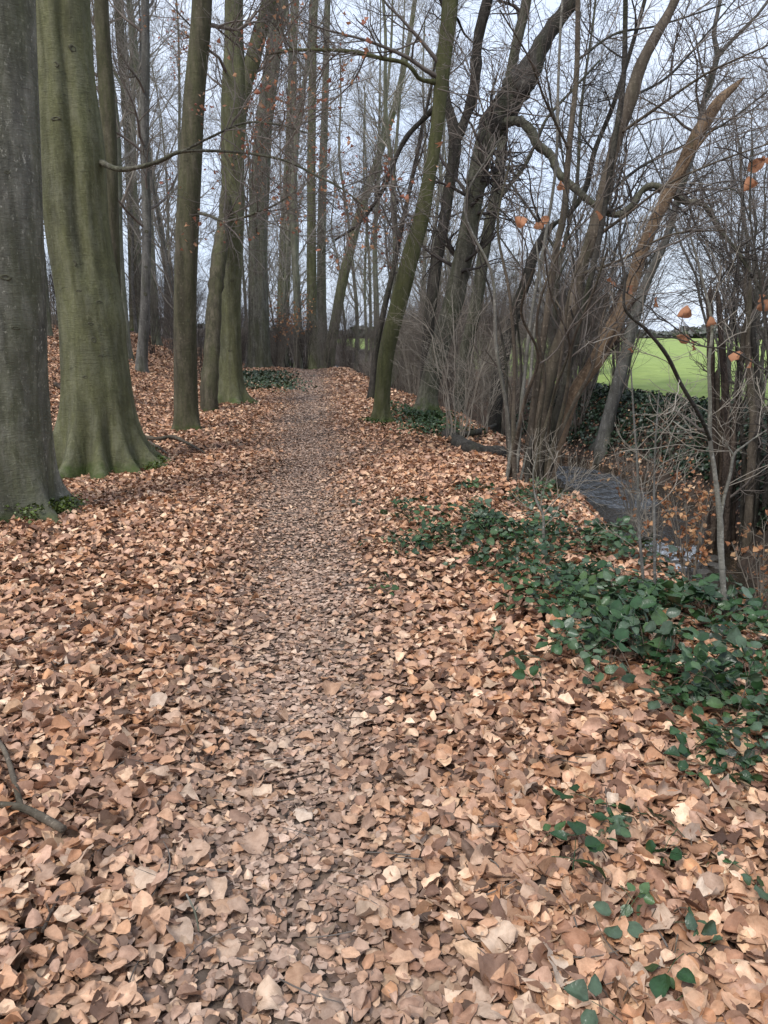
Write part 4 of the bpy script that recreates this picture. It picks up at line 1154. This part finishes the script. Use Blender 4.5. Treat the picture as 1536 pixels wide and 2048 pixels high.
o = cover('moss_cushion', 1500, patch_pos([(-30, 1036), (60, 1040), (110, 1030), (150, 1028), (150, 1036), (70, 1052), (-30, 1052)], 34, .05), .03, [(.06, .085, .015), (.085, .12, .025)], M_IVY, .13, 4, .8)
tag(o, 'bright moss round the roots of the massive grey-green beech', 'moss')
o = cover('ivy_ground_cover', 1500, patch_pos([(95, 590), (118, 590), (120, 625), (95, 628)], 6, 1.2), .12, IVY, M_IVY, .7, 5, 1.0)
tag(o, 'dark evergreen ivy clump on top of the slope between the two biggest trunks', 'ivy')

o = cover('moss_cushion', 1800, patch_pos([(268, 890), (295, 900), (325, 940), (298, 948), (272, 925)], 26, .05), .03, [(.06, .09, .015), (.09, .125, .02)], M_IVY, .09, 6, .9)
tag(o, 'yellow-green moss over the long root of the twin-stemmed beech', 'moss')
o = cover('moss_cushion', 1200, patch_pos([(105, 900), (130, 880), (140, 925), (110, 930)], 18, .05), .03, [(.05, .08, .015), (.07, .10, .02)], M_IVY, .08, 7, .9)
tag(o, 'darker moss at the shaded foot of the twin-stemmed beech', 'moss')
o = cover('moss_cushion', 1200, patch_pos([(735, 845), (790, 845), (785, 855), (740, 855)], 18, .06), .03, [(.05, .08, .015), (.07, .10, .02)], M_IVY, .08, 8, .9)
tag(o, 'moss round the foot of the leaning green trunk', 'moss')

def log(name, label, pts, Y, mat, cat, S=10, lift=True):
    if Y is None: Y = [hit(p[0], p[1])[1] for p in pts]
    else: Y = [Y] * len(pts)
    L = np.array([[*at(p[0], p[1], Y[k]), p[2] * .5 * per_px(p[1], Y[k])] for k, p in enumerate(pts)])
    if lift:
        L[:, 2] = ground(L[:, 0], L[:, 1]) + L[:, 3] * (.25 if cat == 'log' else .9) + .045
    off = L[0, :3].copy()
    c = catmull(L, len(L) * 6)
    R = c[:, 3] * (1 + .03 * np.random.default_rng(3).normal(size=len(c)) + (.22 * np.sin(np.arange(len(c)) * .9) * np.sin(np.arange(len(c)) * .37 + 1) if cat == 'log' else 0)); R[0] = R[-1] = .001
    cc = np.vstack([c[:1], c[:1] + (c[1:2] - c[:1]) * .02, c[1:]]); R = np.concatenate([[.001], [c[0, 3]], R[1:]])
    V, Q = tubes(cc[None, :, :3], R[None], S)
    return V - off, Q, off
def fallen(name, label, lists, mat, cat='branch', lift=True):
    V, Q, off = log(name, label, lists[0], None, mat, cat, lift=lift)
    r = root(name, off, label, cat)
    link('main_limb', mesh_from('main_limb', V, [Q], mat), r)
    for l in lists[1:]:
        V, Q, o2 = log(name, label, l, None, mat, cat, lift=lift)
        link('side_limb', mesh_from('side_limb', V + (o2 - off), [Q], mat), r)
fallen('fallen_branch', 'forked grey stick lying in the leaves at the picture edge', [[(130, 1692, 17), (95, 1672, 17), (50, 1650, 15), (0, 1640, 13), (-60, 1645, 11)], [(46, 1648, 12), (32, 1590, 11), (15, 1535, 10), (-5, 1500, 8)]], M_HAZEL)
fallen('fallen_branch', 'bleached crooked branch lying by the root of the twin-stemmed beech', [[(285, 884, 9), (315, 888, 8), (345, 884, 8), (370, 893, 6), (412, 916, 4)], [(300, 895, 7), (318, 905, 6), (336, 918, 4)]], M_HAZEL)
fallen('fallen_branch', 'dark stick on the slope behind the twin-stemmed beech', [[(112, 778, 10), (135, 790, 9), (160, 800, 7)], [(135, 790, 6), (150, 770, 4)]], M_TORN)
fallen('log', 'mossy rotting log reaching from the bank edge to the coppice stool', [[(895, 878, 26), (930, 905, 30), (970, 914, 30), (1010, 918, 28)], [(905, 880, 14), (960, 870, 10), (1000, 850, 6)]], M_DARK, 'log')
fallen('twig', 'thin bare twig on the muddy near part of the path', [[(375, 1820, 4), (392, 1858, 4), (400, 1895, 3)], [(392, 1858, 3), (398, 1845, 2)]], M_PALE, 'twig')
fallen('twig', 'pale thin twig below the forked grey stick', [[(140, 1890, 5), (170, 1905, 5), (200, 1925, 4)], [(170, 1905, 3), (176, 1890, 2)]], M_DEAD, 'twig')
fallen('twig', 'pale peeled stick among the brambles', [[(1180, 1298, 7), (1205, 1312, 7), (1240, 1332, 6)], [(1205, 1312, 3), (1220, 1305, 2)]], M_DEAD, 'twig')
fallen('twig', 'dry bramble cane arched over the leaves', [[(1290, 1556, 6), (1350, 1550, 5), (1420, 1560, 5), (1500, 1600, 4)], [(1350, 1550, 3), (1380, 1580, 2)]], M_DEAD, 'twig')
fallen('twig', 'short dark twig under the leaves beside the pale thin twig', [[(90, 1900, 8), (105, 1860, 7), (122, 1825, 5)], [(105, 1860, 4), (96, 1840, 3)]], M_TORN, 'twig')

# stones and debris damming the riffle
m_st, nt, b = new_mat('wet_stone'); t = NT(nt)
co = t.node('ShaderNodeTexCoord').outputs['Object']
t.link(t.mix(t.fac(t.noise(co, 9, 4).outputs['Fac'], .3, .7), (.03, .027, .022), (.09, .08, .065)), b.inputs['Base Color']); b.inputs['Roughness'].default_value = .4
t.link(t.bump(t.noise(co, 22, 4).outputs['Fac'], .5, .02), b.inputs['Normal'])
def stone_mesh(seed):
    g = np.random.default_rng(seed); import bmesh
    bm = bmesh.new(); bmesh.ops.create_icosphere(bm, subdivisions=2, radius=1)
    ph = g.uniform(0, 6, 6)
    for v in bm.verts:
        c = v.co.copy(); f = 1 + .16 * math.sin(3 * c.x + ph[0]) * math.cos(2.5 * c.y + ph[1]) + .12 * math.sin(5 * c.z + ph[2] + 3 * c.x)
        v.co = Vector((c.x * f, c.y * f * .8, c.z * f * .5))
    me = bpy.data.meshes.new('stone'); bm.to_mesh(me); bm.free(); me.materials.append(m_st); return me
stones = [stone_mesh(k) for k in range(4)]
gs = np.random.default_rng(9)
for k in range(22):
    y = gs.uniform(7.6, 9.6); x = float(stream_x(y)) + gs.uniform(-.75, .75)
    o = link('stone', stones[k % 4]); s = gs.uniform(.05, .14)
    o.location = (x, y, WATER - .02 + s * .1); o.scale = (s, s, s * .8); o.rotation_euler = (0, 0, gs.uniform(0, 6.28))
    tag(o, 'wet dark stone lying in the riffle of the stream', 'stone', 'wet stones in the riffle')
# lumpy water films: white riffle, plus sky reflection painted as pale colour
from mathutils import noise as mn
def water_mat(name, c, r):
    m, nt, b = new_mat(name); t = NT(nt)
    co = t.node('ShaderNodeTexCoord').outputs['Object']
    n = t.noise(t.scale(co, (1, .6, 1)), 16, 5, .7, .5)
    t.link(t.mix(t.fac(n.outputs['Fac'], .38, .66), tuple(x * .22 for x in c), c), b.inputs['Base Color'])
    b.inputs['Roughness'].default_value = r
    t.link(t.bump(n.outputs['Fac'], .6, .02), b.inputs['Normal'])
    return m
m_foam_sheen = water_mat('broken_water_sky_sheen', (.62, .66, .70), .12)  # white riffle colour, also used as painted sky reflection
m_sky_sheen = water_mat('rippled_water_sky_sheen', (.12, .13, .145), .07)  # grey stands in for sky mirrored in the water
def foam_sheen(name, x0, x1, y0, y1, amp, bias, label, mat, sd):
    fx_ = np.linspace(x0, x1, 64); fy_ = np.linspace(y0, y1, int((y1 - y0) * 42) + 8)
    FX, FY = np.meshgrid(fx_, fy_); FXX = FX + stream_x(FY)
    nz = np.array([mn.fractal(Vector((float(a) * 3.2 + sd, float(b_) * 4.2, .3)), 1.0, 2.1, 4) for a, b_ in zip(FXX.ravel(), FY.ravel())]).reshape(FX.shape)
    u = (FX - x0) / (x1 - x0); v = (FY - y0) / (y1 - y0)
    ed = np.minimum(1, u * (1 - u) * v * (1 - v) * 60)
    FZ = WATER + .02 * amp * nz + bias - .035 * (1 - ed)
    fi = np.arange(FX.size).reshape(FX.shape)
    o = link(name, mesh_from(name, np.stack([FXX, FY, FZ], -1).reshape(-1, 3), [np.stack([fi[:-1, :-1], fi[:-1, 1:], fi[1:, 1:], fi[1:, :-1]], -1).reshape(-1, 4)], mat))
    o['kind'] = 'stuff'; tag(o, label, 'water')
foam_sheen('riffle_foam_sheen', -.62, .5, 7.7, 8.5, 1.2, .004, 'broken white water of the little riffle', m_foam_sheen, 0)
foam_sheen('riffle_foam_sheen', -.65, .60, 8.85, 10.3, .9, .002, 'rippled water just above the riffle, silvery sky reflection painted in', m_foam_sheen, 7)  # pale patch added where the water should mirror the sky
foam_sheen('bend_sky_sheen', -.78, .6, 12.0, 16.4, .9, .008, 'water where the stream comes round the bend, sky reflection painted grey', m_sky_sheen, 4)  # added film, reflected sky put into its colour

# broken twigs among the litter
gt = np.random.default_rng(44); Bt = Buf()
for n_, y0_, y1_, ln_ in ((150, 1.2, 5, .14), (320, 5, 14, .22)):
    y = gt.uniform(y0_, y1_, n_); x = gt.uniform(-1, 1, n_) * np.minimum(.56 * y, 5); x = np.minimum(x, edge_x(y) + .2)
    a = gt.uniform(0, 6.28, n_); L_ = ln_ * gt.uniform(.4, 1.4, n_)
    tt = np.linspace(-.5, .5, 5)
    bend_ = gt.normal(size=(n_, 1)) * .25
    px_ = x[:, None] + L_[:, None] * (np.cos(a)[:, None] * tt - np.sin(a)[:, None] * bend_ * tt ** 2)
    py_ = y[:, None] + L_[:, None] * (np.sin(a)[:, None] * tt + np.cos(a)[:, None] * bend_ * tt ** 2)
    pz_ = ground(px_, py_) + .03 + .012 * gt.random((n_, 1))
    Bt.add(*tubes(np.stack([px_, py_, pz_], -1), gt.uniform(.0012, .0032, (n_, 1)) * np.array([[1, .95, .85, .7, .4]]), 4))
o = link('twig_litter', Bt.mesh('twig_litter', M_TWIG), GROUND); o['kind'] = 'stuff'

# ------------------------------------------------------------------ brambles
def bramble_leaf(seed):
    g = np.random.default_rng(seed)
    B_ = Buf()
    for yaw, ln, off in ((0, .062, (.034, 0)), (1.25, .05, (.012, .026)), (-1.25, .05, (.012, -.026))):
        pos = np.array([[off[0], off[1], .003 * g.normal()]]) + np.array([[.5 * ln * math.cos(yaw) * .8, .5 * ln * math.sin(yaw) * .8, 0]])
        V, Q, C = leaves(pos, np.array([ln]), np.array([yaw]), .22, 5, 4, g, np.ones((1, 3)) * .92, curl=.22, aspect=.40, flat_noise=.03, vein=1.25)
        B_.add(V, Q, C)
    st = np.array([[[.02, 0, 0], [-.02, 0, -.004], [-.06, 0, -.02]]]); v, q = tubes(st, np.array([[.001, .0012, .0014]]), 4)
    B_.add(v, q, np.ones((len(v), 3)) * .9)
    return B_.mesh('leaf', M_BRAMBLE)
BL = [bramble_leaf(k) for k in range(8)]
gb = np.random.default_rng(31)
def bramble(p, nl, rad, h, label, group, sc=1.0):
    p = np.array(p, float)
    r = root('bramble_plant', p, label, 'bramble', group)
    n = max(2, nl // 6); canes = []
    for k in range(n):
        a = gb.uniform(0, 6.28); d = np.array([math.cos(a), math.sin(a)])
        q = [p[:2] + d * rad * f for f in (0, .35, .75, 1.1)]
        zz = [float(ground(*q[i])) + e for i, e in enumerate((-.02, h * .75, h, h * .35))]
        canes.append(catmull(np.array([[*q[i], zz[i], .0022 * (1 - .15 * i)] for i in range(4)]), 10))
    P = np.stack(canes)
    V, Q = tubes(P[..., :3], P[..., 3], 5)
    link('cane', mesh_from('cane', V - p, [Q], M_HAZEL), r)
    for k in range(nl):
        c = P[gb.integers(n), gb.integers(2, 10)]
        o = link('leaf', BL[int(gb.integers(8))], r)
        l = c[:3] + np.append(gb.normal(size=2) * .05 * sc, abs(gb.normal()) * .025) - p
        l[2] = max(l[2], float(ground(l[0] + p[0], l[1] + p[1])) - p[2] + .04)
        o.location = l
        o.rotation_euler = (gb.normal() * .4, .15 + gb.normal() * .4, gb.uniform(0, 6.28))
        s = sc * gb.uniform(.6, 1.15); o.scale = (s, s, s)
dense = px_pos([(795, 1060), (840, 1010), (930, 990), (1050, 1000), (1150, 985), (1230, 1040), (1290, 1180), (1300, 1240), (1180, 1270), (1010, 1230), (930, 1150), (830, 1100)])
for k in range(50):
    bramble(dense(gb) if k < 42 else hit(gb.uniform(800, 950), gb.uniform(1015, 1120)), 15 if k < 42 else 9, .30, .15, 'low bramble clump in the green patch between the path and the coppice stool', 'bramble clumps by the coppice stool', gb.uniform(.85, 1.25))
edge_p = px_pos([(1170, 1230), (1290, 1190), (1420, 1240), (1560, 1260), (1560, 1480), (1430, 1450), (1300, 1400), (1130, 1340)])
for k in range(24):
    bramble(edge_p(gb), 11, .24, .19, 'glossy bramble clump spilling over the bank top near the pale sapling', 'bramble clumps near the pale sapling', gb.uniform(1.1, 1.5))
low_p = px_pos([(1330, 1420), (1550, 1430), (1550, 1570), (1400, 1530)])
for k in range(7):
    bramble(low_p(gb), 12, .16, .10, 'trailing bramble spray on the leaves below the main bramble patch', 'trailing bramble sprays', 1.0)
singles = [((1190, 1665), 3, 'small two-leaved bramble sprig alone in the dry leaves'), ((1285, 1670), 4, 'upright bramble sprig with narrow leaves beside the two-leaved one'), ((1380, 1735), 5, 'drooping bramble sprig in the leaves below the dry cane'),
           ((1130, 1745), 3, 'dark bramble sprig lying flat, closest to the path'), ((1225, 1745), 2, 'tiny bright green bramble shoot'), ((1330, 1845), 3, 'grey-green bramble sprig in deep leaves'), ((1345, 1940), 4, 'dull dark bramble sprig near the lower picture edge'),
           ((1500, 1815), 4, 'broad bright bramble sprig at the picture edge'), ((1232, 2030), 2, 'single bramble leaf at the bottom of the picture'), ((1385, 1580), 4, 'bramble sprig beside the arched dry cane'),
           ((1110, 1380), 3, 'lone dark bramble leaf cluster at the lower edge of the patch'), ((1010, 1285), 3, 'small bramble shoot stepping out of the patch onto the leaves'), ((770, 1195), 3, 'tiny bramble shoot on the path edge')]
for (px, py), nl, lb in singles:
    bramble(hit(px, py), nl, .07, .06, lb, None, .95)

# ------------------------------------------------------------------ hanging russet leaves in the beeches over the path
def hanging(tree, ends, n, lo, hi, seed, sz=.05, sel=None):
    g = np.random.default_rng(seed)
    e = np.concatenate([a[:, 1:].reshape(-1, 3) for a in ends])
    m = (e[:, 2] > lo) & (e[:, 2] < hi)
    if sel is not None: m &= sel(e)
    e = e[m]
    if not len(e): return
    # leaves hang in clusters
    c = e[g.integers(0, len(e), max(6, n // 7))]
    e = c[g.integers(0, len(c), n)] + g.normal(size=(n, 3)) * .09
    cols = np.array([[.42, .20, .11], [.36, .15, .09], [.48, .27, .15], [.30, .12, .08]])[g.integers(0, 4, n)]
    V, Q, C = leaves(e, sz * g.uniform(.6, 1.3, n), g.uniform(0, 6.28, n), 2.2, 2, 2, g, cols, curl=.8)
    B_ = Buf(); B_.add(V, Q, C)
    o = link('foliage', B_.mesh('foliage', M_RUSSET, np.array(tree.location)), tree); o['kind'] = 'stuff'
hanging(TR['t2'][0], TR['t2'][2], 260, 1.5, 6, 1)
hanging(TR['t3'][0], TR['t3'][2], 300, 2.5, 9, 2)
hanging(TR['t4'][0], TR['t4'][2], 420, 2.5, 9, 3)
hanging(TR['r1'][0], TR['r1'][2], 240, 2.5, 9, 4, .055)
hanging(TR['t5'][0], TR['t5'][2], 300, 3, 14, 5, .07)

# ------------------------------------------------------------------ far hedge across the field
g = np.random.default_rng(71)
n = 26000
x = g.uniform(-90, 190, n); y = 150 + g.normal(size=n) * 1.6 + .06 * x
hh = 2.2 + .8 * np.sin(x * .09) + .6 * np.sin(x * .31 + 1) + .5 * np.sin(x * .9)
z = np.maximum(hh, 1) * g.random(n) ** .7
c = np.array([[.14, .145, .13], [.18, .17, .16], [.12, .13, .11]])[g.integers(0, 3, n)]
V, Q, C = leaves(np.stack([x, y, z], -1), g.uniform(.5, 1.3, n), g.uniform(0, 6.28, n), 2.0, 2, 2, g, c, curl=.6)
B_ = Buf(); B_.add(V, Q, C)
o = link('field_hedge', B_.mesh('field_hedge', M_IVY)); o['kind'] = 'stuff'; tag(o, 'dark uneven hedge line along the far side of the green field', 'hedge')

tri = sum(len(o.data.polygons) * 2 for o in {m.name: m for m in scene.objects if m.type == 'MESH'}.values() if o.data.users == 1)
print('TRIS', tri, 'OBJ', len(scene.objects))
